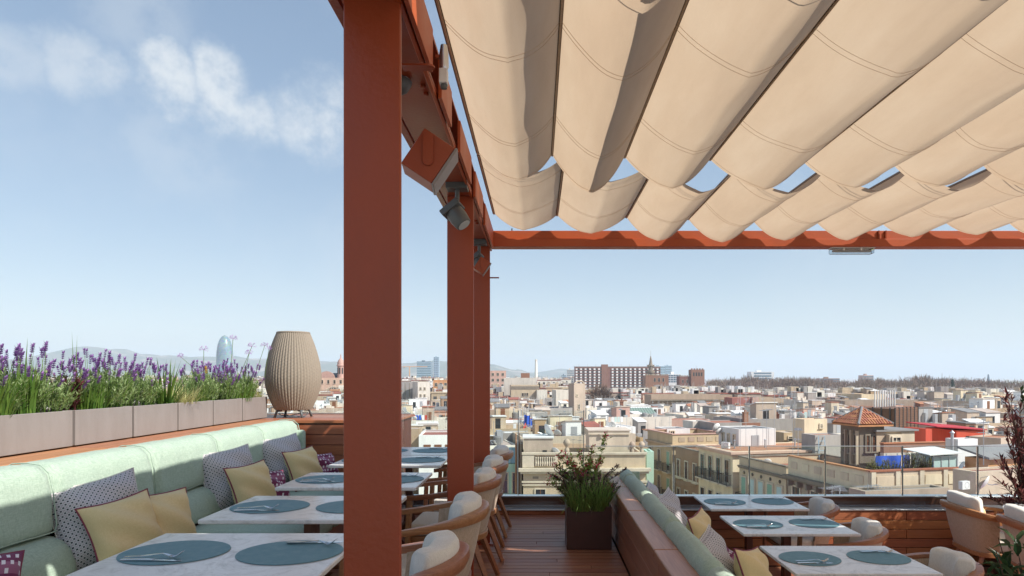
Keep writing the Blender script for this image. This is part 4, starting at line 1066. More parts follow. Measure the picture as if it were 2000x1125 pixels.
plain('far_glass', (.10, .16, .21), .25, .2, .1)
plain('far_blue', (.30, .42, .50), .5, .1, .02)
m, nt_, b = newmat('pane')
b.inputs['Base Color'].default_value = (.03, .035, .04, 1); b.inputs['Roughness'].default_value = .08; b.inputs['Specular IOR Level'].default_value = .7
# bullet tower skin: mosaic of blue, teal and rust louvres
m, nt_, b = newmat('tower_skin')
v = objcoord(nt_, False, (.25, .25, .35)); vo = N(nt_, 'ShaderNodeTexVoronoi', i_Scale=1.0); nt_.links.new(v, vo.inputs[0])
sp = N(nt_, 'ShaderNodeSeparateXYZ'); tco = N(nt_, 'ShaderNodeTexCoord'); nt_.links.new(tco.outputs['Object'], sp.inputs[0])
nz = N(nt_, 'ShaderNodeTexNoise', i_Scale=.03, i_Detail=4.0); nt_.links.new(tco.outputs['Object'], nz.inputs[0])
cv = RAMP(nt_, nz.outputs[0], [(.35, (.10, .17, .22, 1)), (.55, (.17, .27, .30, 1)), (.68, (.33, .22, .22, 1))])
cv = MIX(nt_, .35, cv, vo.outputs['Color'], 'OVERLAY')
nt_.links.new(cv, b.inputs['Base Color']); b.inputs['Roughness'].default_value = .35
leaf('bare_twigs', (.17, .11, .075), (.27, .185, .13), .9, .1)
leaf('far_tree', (.16, .12, .07), (.25, .20, .12), .9, .1)
leaf('garden_leaf', (.08, .12, .03), (.26, .24, .06))
# sky-blue hills
m, nt_, b = newmat('hill')
v = objcoord(nt_, False, (.004, .004, .004)); n1 = N(nt_, 'ShaderNodeTexNoise', i_Scale=1.0, i_Detail=8.0); nt_.links.new(v, n1.inputs[0])
nt_.links.new(RAMP(nt_, n1.outputs[0], [(.42, (.07, .10, .05, 1)), (.56, (.13, .13, .085, 1)), (.66, (.34, .29, .24, 1))]), b.inputs['Base Color']); b.inputs['Roughness'].default_value = 1
m, nt_, b = newmat('far_city_ground')
v = objcoord(nt_, False, (.02, .02, .02)); n1 = N(nt_, 'ShaderNodeTexVoronoi', i_Scale=1.0); nt_.links.new(v, n1.inputs[0])
nt_.links.new(MIX(nt_, .65, n1.outputs['Color'], (.33, .26, .20)), b.inputs['Base Color']); b.inputs['Roughness'].default_value = .9

# ground sheet and hills
gm = MB(); gm.add([(-16000, -400, GROUND), (16000, -400, GROUND), (16000, 14000, GROUND), (-16000, 14000, GROUND)], [(0, 1, 2, 3)])
struct(gm.build('ground', 'far_city_ground'))
def ridge(prof, d, depth, seed):
    r = random.Random(seed); mb = MB(); n = 220; rows = 9
    xs_ = [p[0] for p in prof]
    def top(px):
        for (a, ya), (b_, yb) in zip(prof[:-1], prof[1:]):
            if a <= px <= b_:
                t = (px - a) / (b_ - a); t = t * t * (3 - 2 * t); return ya + (yb - ya) * t
        return prof[-1][1]
    bumps = [(r.uniform(.02, .12), r.uniform(0, 6), r.uniform(.3, 1)) for _ in range(14)]
    def fn(u, v):
        px = xs_[0] + (xs_[-1] - xs_[0]) * u
        h = max(0, P(px, top(px), d).z - GROUND) * (1 + .035 * sum(a * math.sin(px * k + ph) for k, ph, a in bumps) / 3)
        z = GROUND - 3 + h * math.sin(v * math.pi / 2) ** 1.1
        yy = d - depth * (1 - v) + depth * .12 * sum(a * math.sin(px * k * .6 + ph + v * 3) for k, ph, a in bumps) / 5 * (1 - v)
        if v > .0 and v < 1: z += h * .05 * sum(a * math.sin(px * k * 1.7 + ph * 2 + v * 9) for k, ph, a in bumps) / 4
        return ((px - VX) * d / F, yy, z)
    mb.grid(fn, n, rows)
    o = len(mb.v)
    mb.grid(lambda u, v: Vector(fn(u, 1)) * (1 - v) + Vector((fn(u, 1)[0], d + depth, GROUND - 3)) * v, n, 3)
    return struct(mb.build('hills', 'hill', smooth=True))
ridge([(-500, 725), (-200, 712), (0, 703), (60, 702), (115, 697), (160, 688), (200, 681), (240, 682), (280, 691), (340, 695), (420, 697), (500, 700), (640, 706), (760, 713), (860, 705), (900, 705), (960, 712), (1010, 722), (1060, 733), (1100, 740)], 6200, 1500, 5)
ridge([(560, 740), (700, 716), (800, 714), (880, 706), (960, 711), (1000, 721), (1040, 727), (1100, 720), (1150, 722), (1200, 731), (1280, 736), (1340, 741)], 8200, 1500, 8)

# ------------------------------------------------------------------ shared little meshes
def winmesh(w_, h_, style):
    """frame proud of the wall, dark pane, looking along -y; origin at sill centre"""
    fr = MB(); f = .12
    fr.box(-w_ / 2 - f, -w_ / 2, -.10, .02, -f, h_ + f); fr.box(w_ / 2, w_ / 2 + f, -.10, .02, -f, h_ + f)
    fr.box(-w_ / 2, w_ / 2, -.10, .02, h_, h_ + f); fr.box(-w_ / 2 - .06 - f, w_ / 2 + .06 + f, -.18, .02, -f - .05, -f + .05)
    me1 = fr.mesh('frame', 'trim_dark' if style == 'dark' else 'trim')
    pa = MB().box(-w_ / 2, w_ / 2, -.03, .02, 0, h_).mesh('pane', 'pane')
    mu = MB(); mu.box(-.035, .035, -.055, -.031, 0, h_); mu.box(-w_ / 2, w_ / 2, -.052, -.032, h_ * .62, h_ * .62 + .05)
    me3 = mu.mesh('mullion', 'shutter_wood' if style != 'white' else 'trim')
    return me1, pa, me3
WIN = {}
def window(parent, loc, rz, w_=1.0, h_=1.9, style='wood', blind=None, full=True):
    key = (w_, h_, style)
    if key not in WIN: WIN[key] = winmesh(*key)
    a, p, mu = WIN[key]
    o = put('window', p, parent, loc, (0, 0, rz))
    if full:
        put('frame', a, o); put('mullion', mu, o)
    if blind:
        kb = ('b', w_, h_, blind)
        if kb not in WIN: WIN[kb] = MB().box(-w_ / 2 + .03, w_ / 2 - .03, -.10, -.06, h_ * .25, h_ - .02).mesh('blind', blind)
        put('blind', WIN[kb], o)
    return o
BAL = {}
def balcony(parent, loc, rz, w_=1.6, dp=.6):
    k = (w_, dp)
    if k not in BAL:
        s = MB().box(-w_ / 2, w_ / 2, -dp, 0, -.14, 0).mesh('slab', 'trim')
        rl_ = MB(); n = int(w_ / .14)
        for i in range(n + 1): x = -w_ / 2 + .03 + (w_ - .06) * i / n; rl_.box(x - .012, x + .012, -dp + .02, -dp + .045, .0, .98)
        for sg in (-1, 1):
            for j in range(4): rl_.box(sg * (w_ / 2 - .03) - .012, sg * (w_ / 2 - .03) + .012, -dp + .05 + j * .14, -dp + .074 + j * .14, 0, .98)
        rl_.box(-w_ / 2, w_ / 2, -dp + .01, -dp + .055, .98, 1.02); rl_.box(-w_ / 2, w_ / 2, -dp + .01, -dp + .055, .06, .09)
        rl_.box(-w_ / 2, -w_ / 2 + .05, -dp + .06, 0, .98, 1.02); rl_.box(w_ / 2 - .05, w_ / 2, -dp + .06, 0, .98, 1.02)
        BAL[k] = (s, rl_.mesh('railing', 'iron'))
    o = put('balcony', BAL[k][0], parent, loc, (0, 0, rz)); put('railing', BAL[k][1], o); return o
dprof = [(.02, 0), (.2, .02), (.36, .07), (.48, .14), (.485, .15), (.35, .085), (.02, .03)]
DISH = MB().lathe(dprof, 20, cap=False).mesh('satellite_dish', 'dish_white', True)
DISHARM = MB().tube([(0, 0, -.02), (0, 0, -.12), (0, .05, -.25), (0, .3, -.5)], .03, 6).tube([(.0, .44, .15), (0, .1, .5)], .018, 5).mesh('dish_mount', 'galv')
AC = MB().box(-.42, .42, -.16, .16, 0, .62).mesh('air_conditioner', 'dish_white')
ACF = MB().lathe([(.25, -.01), (.25, .0), (.21, .006), (.20, -.005)], 18).mesh('fan_grille', 'galv')
amb = MB(); amb.tube([(0, 0, 0), (0, 0, 2.6)], .022, 5); amb.bar((-.65, 0, 2.45), (.65, 0, 2.52), .025)
for k in range(9): amb.bar((-.6 + k * .15, -.32 + k * .012, 2.455 + k * .008), (-.6 + k * .15, .32 - k * .012, 2.455 + k * .008), .016)
amb.bar((-.4, 0, 1.9), (.3, 0, 1.9), .02)
for k in range(5): amb.bar((-.35 + k * .15, -.2, 1.9), (-.35 + k * .15, .2, 1.9), .014)
ANT = amb.mesh('antenna', 'galv')
MAST = MB().tube([(0, 0, 0), (0, 0, 3.2)], .02, 5).bar((-.3, 0, 2.9), (.3, 0, 2.9), .02).bar((-.25, 0, 2.6), (.25, 0, 2.6), .02).mesh('antenna', 'galv')
CHIM = MB().box(-.3, .3, -.25, .25, 0, 1.3).box(-.36, .36, -.31, .31, 1.3, 1.4).box(-.12, .12, -.12, .12, 1.4, 1.65).mesh('chimney', 'wall_brick')
CHIMW = MB().box(-.25, .25, -.25, .25, 0, 1.1).box(-.32, .32, -.32, .32, 1.1, 1.18).mesh('chimney', 'wall_offwhite')
PIPE = MB().tube([(0, 0, 0), (0, 0, 1.7)], .11, 10).lathe([(.2, 1.7), (.02, 1.9)], 10).mesh('vent_pipe', 'galv')
TANK = MB().lathe([(.55, 0), (.55, 1.0), (.45, 1.15), (.1, 1.2)], 14).mesh('water_tank', 'roof_grey')
def dish(parent, loc, az, s=1.):
    o = put('satellite_dish', DISH, parent, loc, (R(62), 0, R(az))); o.scale = (s,) * 3; a = put('mount', DISHARM, o); return o
def ac(parent, loc, rz, s=1.):
    o = put('air_conditioner', AC, parent, loc, (0, 0, rz)); o.scale = (s,) * 3
    f = put('fan_grille', ACF, o, (.08, -.161, .31), (R(90), 0, 0)); return o

# ------------------------------------------------------------------ a building: corner nearest the camera at its local origin, top of parapet at z = 0
def walls(t, W, D, H, mat, par=.9, roof='roof_terracotta', th=.25):
    mb = MB(); mb.box(0, W, 0, D, -H, -par - .02)
    mb.box(0, W, 0, th, -par - .02, 0); mb.box(0, W, D - th, D, -par - .02, 0); mb.box(0, th, th, D - th, -par - .02, 0); mb.box(W - th, W, th, D - th, -par - .02, 0)
    mb.build('wall', mat, t)
    if roof: MB().box(th + .003, W - th - .003, th + .003, D - th - .003, -par - .019, -par + .05).build('roof', roof, t)
def cornice(t, W, D, z, out=.3, h=.3, mat='trim', name='cornice'):
    mb = MB(); mb.box(-out, W + out * 0, -out, -.002, z - h, z); mb.box(-out, -.002, -.0021, D, z - h, z)
    mb.box(-out * .6, W, -out * .6, -.0022, z - h * 1.8, z - h - .002); mb.box(-out * .6, -.0022, -.0023, D, z - h * 1.8, z - h - .002)
    return mb.build(name, mat, t)
def coping(t, W, D, mat='trim', out=.08, h=.12):
    mb = MB(); mb.box(-out, W + out, -out, .33, .002, h); mb.box(-out, .33, .332, D + out, .002, h); mb.box(W - .33, W + out, .332, D + out, .002, h)
    mb.box(.332, W - .332, D - .33, D + out, .002, h)
    return mb.build('coping', mat, t)
def rooftop_box(t, x, y, z, w_, d_, h_, mat, roof='roof_pale', door=True, slope=0.):
    mb = MB(); mb.add([(x, y, z), (x + w_, y, z), (x + w_, y + d_, z), (x, y + d_, z), (x, y, z + h_), (x + w_, y, z + h_), (x + w_, y + d_, z + h_ + slope), (x, y + d_, z + h_ + slope)],
                      [(3, 2, 1, 0), (4, 5, 6, 7), (0, 1, 5, 4), (1, 2, 6, 5), (2, 3, 7, 6), (3, 0, 4, 7)])
    o = mb.build('stair_house', mat, t)
    e = .12
    MB().add([(x - e, y - e, z + h_ + .004), (x + w_ + e, y - e, z + h_ + .004), (x + w_ + e, y + d_ + e, z + h_ + slope + .004), (x - e, y + d_ + e, z + h_ + slope + .004),
              (x - e, y - e, z + h_ + .14), (x + w_ + e, y - e, z + h_ + .14), (x + w_ + e, y + d_ + e, z + h_ + slope + .14), (x - e, y + d_ + e, z + h_ + slope + .14)],
             [(3, 2, 1, 0), (4, 5, 6, 7), (0, 1, 5, 4), (1, 2, 6, 5), (2, 3, 7, 6), (3, 0, 4, 7)]).build('roof_slab', roof, o)
    if door and w_ > 1.2 and h_ > 1.6:
        MB().box(x + w_ * .35, x + w_ * .35 + .8, y - .03, y - .002, z + .05, z + min(h_ - .2, 2.0)).build('door', rnd.choice(['shutter_wood', 'galv', 'pane', 'pane', 'roof_grey']), o)
    return o
def facade(t, face, L, z_top, floors, cols, fh=3.2, w_=1.0, h_=2.0, x0=1.0, bal=(), blinds=None, style='wood', skip=()):
    """windows on the face y=0 ('f') or x=0 ('l')"""
    n = 0
    for fl in range(floors):
        for c in range(cols):
            n += 1
            if (fl, c) in skip: continue
            s = x0 + (L - 2 * x0) * (c / (cols - 1) if cols > 1 else .5); z = z_top - (fl + 1) * fh + .5
            loc, rz = ((s, -.004, z), 0) if face == 'f' else ((-.004, s, z), R(-90))
            bl = blinds[(fl * cols + c) % len(blinds)] if blinds else None
            window(t, loc, rz, w_, h_, style, bl)
            if bal == 'all' or (fl, c) in bal:
                balcony(t, (loc[0], loc[1] - .002, z - .2) if face == 'f' else (loc[0] - .002, loc[1], z - .2), rz, w_ + .7, .55)
def bld(label, px, py, d, theta, name='house', cat='building', group=None):
    p = P(px, py, d); t = thing(name, label, cat, p, R(theta), group); return t
HEROES = []      # (x, y, radius) footprints to keep free
def keep(t, W, D, m=1.0):
    c, s = math.cos(t.rotation_euler.z), math.sin(t.rotation_euler.z); x, y = W / 2, D / 2
    HEROES.append((t.location.x + c * x - s * y, t.location.y + s * x + c * y, max(W, D) / 2 * m))
def HH(t): return t.location.z - GROUND

# --- yellow house with balustrade, straight ahead
t = bld('pale yellow house with stone balustrade and urns on its roof, behind the flowering pot', 1022, 888, 70, 1); W, D = 12.9, 12
walls(t, W, D, HH(t), 'wall_yellow', .9, 'roof_terracotta'); keep(t, W, D)
MB().box(-.15, W + .15, -.18, .34, .002, .22).build('coping', 'trim', t)
MB().box(-.5, W + .5, -.62, -.002, -1.72, -1.40).build('cornice', 'trim', t); MB().box(-.3, W + .3, -.36, -.002, -1.98, -1.725).build('cornice', 'trim', t)
MB().box(-.15, W + .15, -.20, -.002, -2.95, -2.75).build('string_course', 'trim', t); MB().box(-.1, W + .1, -.14, -.002, -3.25, -3.1).build('string_course', 'trim', t)
mb = MB().box(1.15, 3.3, -.03, -.002, -1.22, -.22); mb.build('balustrade_recess', 'trim_dark', t)
for k in range(9):
    MB().lathe([(.085, 0), (.06, .08), (.10, .25), (.105, .35), (.055, .62), (.075, .86), (.09, .95)], 10, 1.32 + k * .235, -.10).build('baluster', 'trim', t, smooth=True, loc=(0, 0, -1.20))
MB().box(-.1, 1.14, -.12, -.002, -1.35, -.05).build('pier', 'trim', t); MB().box(3.32, 3.6, -.12, -.002, -1.35, -.05).build('pier', 'trim', t)
for x in (1.2, 4.9, 8.6, 11.3): window(t, (x + .6, -.004, -5.35), 0, 1.0, 1.7)
for x in (1.2, 4.9, 8.6, 11.3): window(t, (x + .6, -.004, -9.8), 0, 1.0, 2.2)
MB().box(1.0, 1.6, -.03, -.002, -2.55, -2.3).build('vent', 'trim_dark', t)
a = rooftop_box(t, .05, .6, -.85, 3.1, 3.6, 2.5, 'wall_beige', 'roof_white', False); MB().box(2.05, 2.5, .57, .598, .2, .4).build('vent', 'pane', a)
a = rooftop_box(t, 7.0, .6, -.85, 4.3, 3.8, 3.25, 'wall_beige', 'roof_pale', False); MB().box(8.3, 8.7, .57, .598, .9, 1.1).build('vent', 'pane', a)
MB().box(6.9, 11.45, .44, .47, 2.1, 2.28).build('dentil_band', 'trim', a)
MB().box(3.4, 6.9, 2.2, 2.5, -.8, .45).build('roof_wall', 'wall_yellow', t)
for x, y, s in ((4.65, .9, 1.2), (11.6, .7, 1.), (12.6, .6, 1.)):
    MB().lathe([(.22, 0), (.22, .5), (.12, .6), (.15, .7), (.32, .95), (.34, 1.1), (.22, 1.3), (.08, 1.42)], 14).build('urn', 'wall_stone', t, smooth=True, loc=(x, y, -.1)).scale = (s,) * 3
dish(t, (3.35, .5, .1), 140, 1.25); dish(t, (2.6, 2.6, 2.1), 110, 1.9); dish(t, (8.2, .7, 1.9), 70, .7)
for x, y, z in ((5.6, 5, 0), (6.3, 4, 0)): put('antenna', ANT, t, (x, y, z - .8), (0, 0, .7))
# --- mint houses and the pipe-scarred party wall
t = bld('mint green house wall with glass roof, left of the yellow house', 970, 906, 73, 0); W, D = 2.3, 8
walls(t, W, D, HH(t), 'wall_mint', .1, None); keep(t, W, D); window(t, (.8, -.004, -3.2), 0, .8, 2.2); window(t, (2.0, -.004, -3.2), 0, .5, 2.2)
o = MB().add([(0, .3, .05), (2.3, .3, .05), (2.3, 4, 1.4), (0, 4, 1.4), (0, 4, 0), (2.3, 4, 0), (0, .3, 0), (2.3, .3, 0)], [(0, 1, 2, 3), (4, 5, 2, 3), (6, 0, 3, 4), (7, 5, 2, 1)]).build('glass_roof', 'blind_pale', t)
for k in range(4): MB().bar((.02 + .75 * k, .3, .08), (.02 + .75 * k, 4, 1.43), .06).build('glazing_bar', 'trim', t)
t = bld('narrow blackened party wall with rusty pipes beside the yellow house', 1006, 868, 71.5, 0, 'party_wall', 'wall'); W, D = .75, 6
walls(t, W, D, HH(t), 'wall_darkstone', .05, None)
for k in range(4): MB().tube([(.1 + .18 * k, -.08, -8), (.1 + .18 * k, -.08, 1.2 - .8 * (k % 2))], .05, 6).build('pipe', ['tile', 'galv', 'slat_brown', 'wall_beige'][k], t)
put('antenna', MAST, t, (.4, 1, 0)).scale = (1.3, 1.3, 1.6)
t = bld('pale mint end wall right of the yellow house', 1263, 882, 74, 0); W, D = .8, 3
walls(t, W, D, HH(t), 'wall_mint', .4, 'roof_pale'); keep(t, W, D)

# --- the street front on the right, running away to the left (theta 13)
TH = 13
def street(Y): return 19 - .226 * (Y - 65)
def sbld(label, Y0, hgt, **k):
    t = thing('apartment_house', label, 'building', (street(Y0), Y0, EYE - hgt), R(TH), **k); return t
# corner house with panelled parapet
t = sbld('weathered corner house with panelled parapet and roof garden behind the right glass', 46.4, 6.6); W, L = 8.6, 9.7
MB().box(0, W, 0, L, -HH(t), -1.5).build('wall', 'wall_stone', t); keep(t, W, L)
MB().box(.3, W - .3, .3, L - .3, -1.499, -1.3).build('roof', 'roof_terracotta', t)
MB().box(0, W, 0, .25, -1.498, 0).build('parapet', 'wall_cream', t); MB().box(0, .25, .252, L, -1.498, 0).build('parapet', 'wall_cream', t)
MB().box(-.10, W, -.10, .33, .002, .10).build('coping', 'tile', t); MB().box(-.10, .33, .332, L, .002, .10).build('coping', 'tile', t)
for k in range(4): MB().box(.5 + k * 2.0, 1.9 + k * 2.0, -.06, -.002, -1.05, -.35).build('panel', 'wall_cream', t)
for k in range(5): MB().box(.02 + k * 2.0, .38 + k * 2.0, -.10, -.0025, -1.4, -.02).build('pilaster', 'trim', t)
for k in range(6): MB().box(-.05, -.002, .7 + k * 1.55, 1.55 + k * 1.55, -.95, -.40).build('panel', 'wall_cream', t)
cornice(t, W, L, -1.5, .55, .22, 'trim_dark')
for k in range(8): MB().box(-.5, -.003, .5 + k * 1.2, .7 + k * 1.2, -2.35, -1.9).build('bracket', 'trim_dark', t)
facade(t, 'l', L, -1.8, 2, 4, 3.4, .95, 2.3, 1.2); facade(t, 'f', W, -1.8, 2, 4, 3.4, 1.0, 2.3, 2.0)
for k in range(3): MB().box(-.14, -.0035, 1.9 + k * 2.45, 2.2 + k * 2.45, -9, -1.9).build('pilaster', 'wall_stone', t)
t_corner = t
# roof garden: blue tarp wall, plants, greenhouse shed
def at_corner(x, y, z): return t_corner.matrix_basis @ Vector((x, y, z))
q = thing('tarp_screen', 'bright blue tarpaulin screen on the roof garden', 'tarp', at_corner(2.3, 2.2, -1.3), R(TH))
MB().grid(lambda u, v: (u * 2.9, .05 * math.sin(u * 14 + v * 3), v * 2.1), 24, 6).build('sheet', 'tarp_blue', q, smooth=True)
for k in range(4): MB().box(k * .96 - .03, k * .96 + .03, .06, .12, 0, 2.25).build('pole', 'galv', q)
for k, (x, y, w_, h_, lb) in enumerate(((1.3, .9, .9, 1.75, 'yellowish potted bush left of the blue tarp on the roof garden'), (3.0, 1.3, .7, 1.7, 'bush in front of the blue tarp'), (4.3, 1.0, .9, 2.3, 'tall yellow green bush right of the blue tarp'), (5.4, 1.0, .7, 2.0, 'green bush against the greenhouse shed'), (.9, .8, .6, 1.55, 'low brownish bush at the roof garden parapet'))):
    r = random.Random(90 + k); b_ = thing('roof_bush', lb, 'bush', at_corner(max(x, .7), y, -1.3), group='roof garden bushes'); fo, st = MB(), MB()
    for j in range(50):
        a = r.uniform(0, 6.28); qq = r.random() ** .5 * w_; p1 = Vector((qq * math.cos(a), qq * math.sin(a) * .5, h_ * r.uniform(.5, 1.15))); st.tube([(0, 0, 0), p1], .02, 3, False)
        for z in range(22): leafq(fo, p1 * r.uniform(.5, 1.05), rdir(r, -.2), (0, 0, 1), r.uniform(.10, .2), .07)
    fo.build('foliage', 'garden_leaf', b_); st.build('stem', 'twig', b_)
q = thing('greenhouse_shed', 'small greenhouse shed with white sheet roof on the roof garden', 'shed', at_corner(6.2, 1.0, -1.3), R(TH)); 
MB().box(.04, 2.06, .04, 2.2, 0, 2.1).build('body', 'blind_pale', q)
for k in range(4): MB().box(k * .68, k * .68 + .05, 0, .036, 0, 2.12).build('post', 'galv', q)
for k in range(3): MB().box(.052, 2.04, .005, .035, k * 1.02, k * 1.02 + .05).build('rail', 'galv', q)
MB().add([(-.6, -.3, 2.2), (2.3, -.3, 2.3), (2.3, 2.4, 2.5), (-.6, 2.4, 2.4), (-.6, -.3, 2.26), (2.3, -.3, 2.36), (2.3, 2.4, 2.56), (-.6, 2.4, 2.46)], [(3, 2, 1, 0), (4, 5, 6, 7), (0, 1, 5, 4), (1, 2, 6, 5), (2, 3, 7, 6), (3, 0, 4, 7)]).build('roof', 'dish_white', q)
# pyramid roofed tower and its annex
t = thing('roof_tower', 'grey stone roof tower with pyramid of red tiles', 'tower', P(1679, 830, 56), R(TH)); W = 2.4
MB().box(0, W, 0, W, -7, 0).build('wall', 'wall_darkstone', t); keep(t, 5, 5)
for k in range(3):
    x = .42 + k * .72
    window(t, (-.004, x, -2.4), R(-90), .32, 1.5, 'dark')
    MB().box(-.28, -.003, x - .36, x - .24, -3.4, -.5).build('colonnette', 'wall_stone', t)
for k in range(2): window(t, (.75 + k * .6, -.004, -2.2), 0, .3, 1.3, 'dark')
rf = MB(); e = .5; ap = Vector((W / 2, W / 2, 1.35)); cs_ = [Vector((-e, -e, .02)), Vector((W + e, -e, .02)), Vector((W + e, W + e, .02)), Vector((-e, W + e, .02))]
rf.add(cs_ + [ap, *[c - Vector((0, 0, .14)) for c in cs_]], [(0, 1, 4), (1, 2, 4), (2, 3, 4), (3, 0, 4), (5, 6, 1, 0), (6, 7, 2, 1), (7, 8, 3, 2), (8, 5, 0, 3), (8, 7, 6, 5)])
rfo = rf.build('roof', 'tile', t)
TILE = MB().tube([(0, 0, 0), (0, .44, .0)], [.115, .10], 6, False).mesh('roof_tile', 'tile', True)
for side in range(4):
    c0, c1 = cs_[side], cs_[(side + 1) % 4]; ed = (c1 - c0); Ls = ed.length; ed.normalize(); mid = (c0 + c1) / 2; upv = (ap - mid); Lu = upv.length; upv.normalize()
    if side in (1, 2): continue
    nrm = ed.cross(upv).normalized()
    for row in range(8):
        f = row / 8; half = Ls / 2 * (1 - f) - .12; n = max(1, int(2 * half / .25))
        for k in range(n):
            sft = -half + 2 * half * (k + .5) / n; p = mid + ed * sft + upv * (f * Lu) + nrm * .05
            o = put('roof_tile', TILE, rfo, p); mm = Matrix((ed, upv, nrm)).transposed(); o.rotation_euler = mm.to_euler()
for c in (cs_[0], cs_[1], cs_[3]): MB().tube([c + Vector((0, 0, .08)), ap + Vector((0, 0, .08))], .11, 6).build('ridge', 'roof_grey', rfo)
MB().lathe([(.35, 0), (.34, .2), (.12, .6)], 12).build('cowl', 'galv', t, loc=(W / 2 + .4, W / 2 + .3, 1.0)).scale = (.6, .6, .7)
t = thing('roof_annex', 'pale boxy annex with square window attached right of the tiled tower', 'annex', P(1712, 843, 56.2), R(TH)); 
MB().box(0, 3.8, 0, 3.2, -1.7, 0).build('wall', 'wall_tan', t); MB().box(-.2, 4.0, -.25, 3.4, .003, .14).build('roof', 'roof_grey', t)
MB().box(.9, 2.2, -.45, -.003, -1.75, -.25).build('bay', 'wall_beige', t); window(t, (1.55, -.454, -1.35), 0, .7, .85, 'white'); MB().box(2.4, 3.7, -.08, -.003, -1.6, -.1).build('panel', 'wall_beige', t)
t = thing('brick_parapet', 'old brick parapet wall under the annex window, above the white wall', 'wall', P(1726, 867, 54.5), R(TH))
MB().box(0, 6.1, 0, .4, -.75, 0).build('brick_course', 'wall_brick', t); MB().box(0, 6.1, -.02, .38, -3.2, -.755).build('white_wall', 'wall_offwhite', t); MB().box(-.05, 6.15, -.06, .44, .002, .07).build('coping', 'tile', t)
MB().box(2.2, 3.6, -.12, -.021, -.95, -.85).build('pipe_box', 'dish_white', t)
# low yellow house, cream house, brown house, ochre house
t = sbld('low weathered yellow house with pale green blinds along the street', 56.2, 7.6); W, L = 9, 7.6
walls(t, W, L, HH(t), 'wall_yellow', .8, 'roof_terracotta'); keep(t, W, L); cornice(t, W, L, -.75, .22, .14, 'trim_dark'); coping(t, W, L, 'trim_dark')
facade(t, 'l', L, -1.2, 1, 5, 3.4, .75, 2.3, .9, ((0, 0), (0, 2), (0, 4)), ('blind_pale', 'blind_green', 'blind_pale')); facade(t, 'l', L, -4.8, 1, 5, 3.4, .75, 2.3, .9, 'all')
for k in range(5): MB().tube([(-.05, .9 + k * 1.45, -1.35), (-.003, .9 + k * 1.45, -1.35)], .16, 10).build('oculus', 'pane', t)
dish(t, (1.0, 4.4, -.2), 160, .8); put('antenna', ANT, t, (2.5, 2, -.7), (0, 0, 1)).scale = (1.2, 1.2, 1.5); put('antenna', MAST, t, (4, 5, -.7)).scale = (1, 1, 1.8)
t = sbld('cream corner apartment house with iron balconies and flat red roof', 64.9, 7.25); W, L = 13, 7.2
walls(t, W, L, HH(t), 'wall_cream', .12, 'roof_terracotta'); keep(t, W, L); cornice(t, W, L, -.02, .38, .22, 'wall_pink')
for z in (-3.55, -7.2): MB().box(-.12, -.002, 0, L, z, z + .22).build('string_course', 'trim', t); MB().box(-.12, W, -.13, -.003, z, z + .22).build('string_course', 'trim', t)
facade(t, 'l', L, -.1, 3, 4, 3.55, .8, 2.2, 1.0, 'all')
put('antenna', MAST, t, (1.5, 1.2, 0)).scale = (1, 1, 2.1); put('antenna', ANT, t, (4.2, .8, 0), (0, 0, .4)).scale = (1.2, 1.2, 1.6); put('antenna', MAST, t, (7.5, 1, 0)).scale = (1, 1, 2); ac(t, (.9, 3.0, 0), R(-60))
for x in (2.0, 5.5, 9.0): put('vent_pipe', PIPE, t, (x, 3.2, -.1)).scale = (.7, .7, .5)
t = sbld('brown plastered apartment house between the cream and ochre houses', 71.95, 8.1); W, L = 9, 5.9
walls(t, W, L, HH(t), 'wall_brown', .5, 'roof_terracotta'); keep(t, W, L); coping(t, W, L, 'trim_dark'); MB().box(-.1, -.002, 0, L, -3.5, -3.3).build('string_course', 'trim', t)
facade(t, 'l', L, -.6, 3, 3, 3.3, .7, 2.0, .9, ((1, 0), (1, 2)))
t = sbld('tall ochre apartment house with balustraded roof terrace on the street', 78.6, 6.8); W, L = 7, 7.6
walls(t, W, L, HH(t), 'wall_ochre', 1.1, 'roof_terracotta'); keep(t, W, L); cornice(t, W, L, -1.15, .35, .2, 'wall_ochre'); coping(t, W, L, 'wall_pink')
facade(t, 'l', L, -1.6, 4, 3, 3.2, .8, 2.2, 1.1, 'all', ('blind_green', None, None))
for k in range(5): MB().box(.8 + k * 1.2, 1.6 + k * 1.2, -.04, -.002, -.85, -.3).build('panel', 'wall_tan', t)
ac(t, (-.5, 2.2, -9.2), R(-90))
# rooftop houses behind the street front
def boxhouse(label, px, py, d, W, D, H, mat, roof='roof_pale', theta=TH, name='rooftop_house', par=.15, wins=(), lw=(), extra=None, group=None):
    t = thing(name, label, 'building', P(px, py, d), R(theta), group); walls(t, W, D, H, mat, par, roof); keep(t, W, D, .8)
    for x, z, w_, h_ in wins: window(t, (x, -.004, z), 0, w_, h_, 'white')
    for y, z, w_, h_ in lw: window(t, (-.004, y, z), R(-90), w_, h_, 'white')
    if extra: extra(t)
    return t
t = boxhouse('bright white rooftop house with three slit windows and dark flat roof', 1443, 838, 71, 4.4, 4.4, 9, 'wall_white', 'roof_grey', TH, lw=((.9, -1.6, .3, .9), (2.1, -1.6, .3, .9), (3.3, -1.6, .3, .9)))
MB().box(1.5, 2.4, -.04, -.003, -2.0, -.7).build('door', 'galv', t); dish(t, (-.3, 4.2, -.2), 200, 1.1); dish(t, (-.3, 3.6, -.6), 200, .9)
for x in (.6, 2.6, 4.0): put('antenna', MAST, t, (x, -.4, -2)).scale = (1, 1, 2)
t = boxhouse('tall cream rooftop block with one small window, left of the tiled tower', 1571, 819, 74, 2.9, 2.2, 12, 'wall_cream', 'roof_terracotta', TH, wins=((2.1, -.9, .25, .3),))
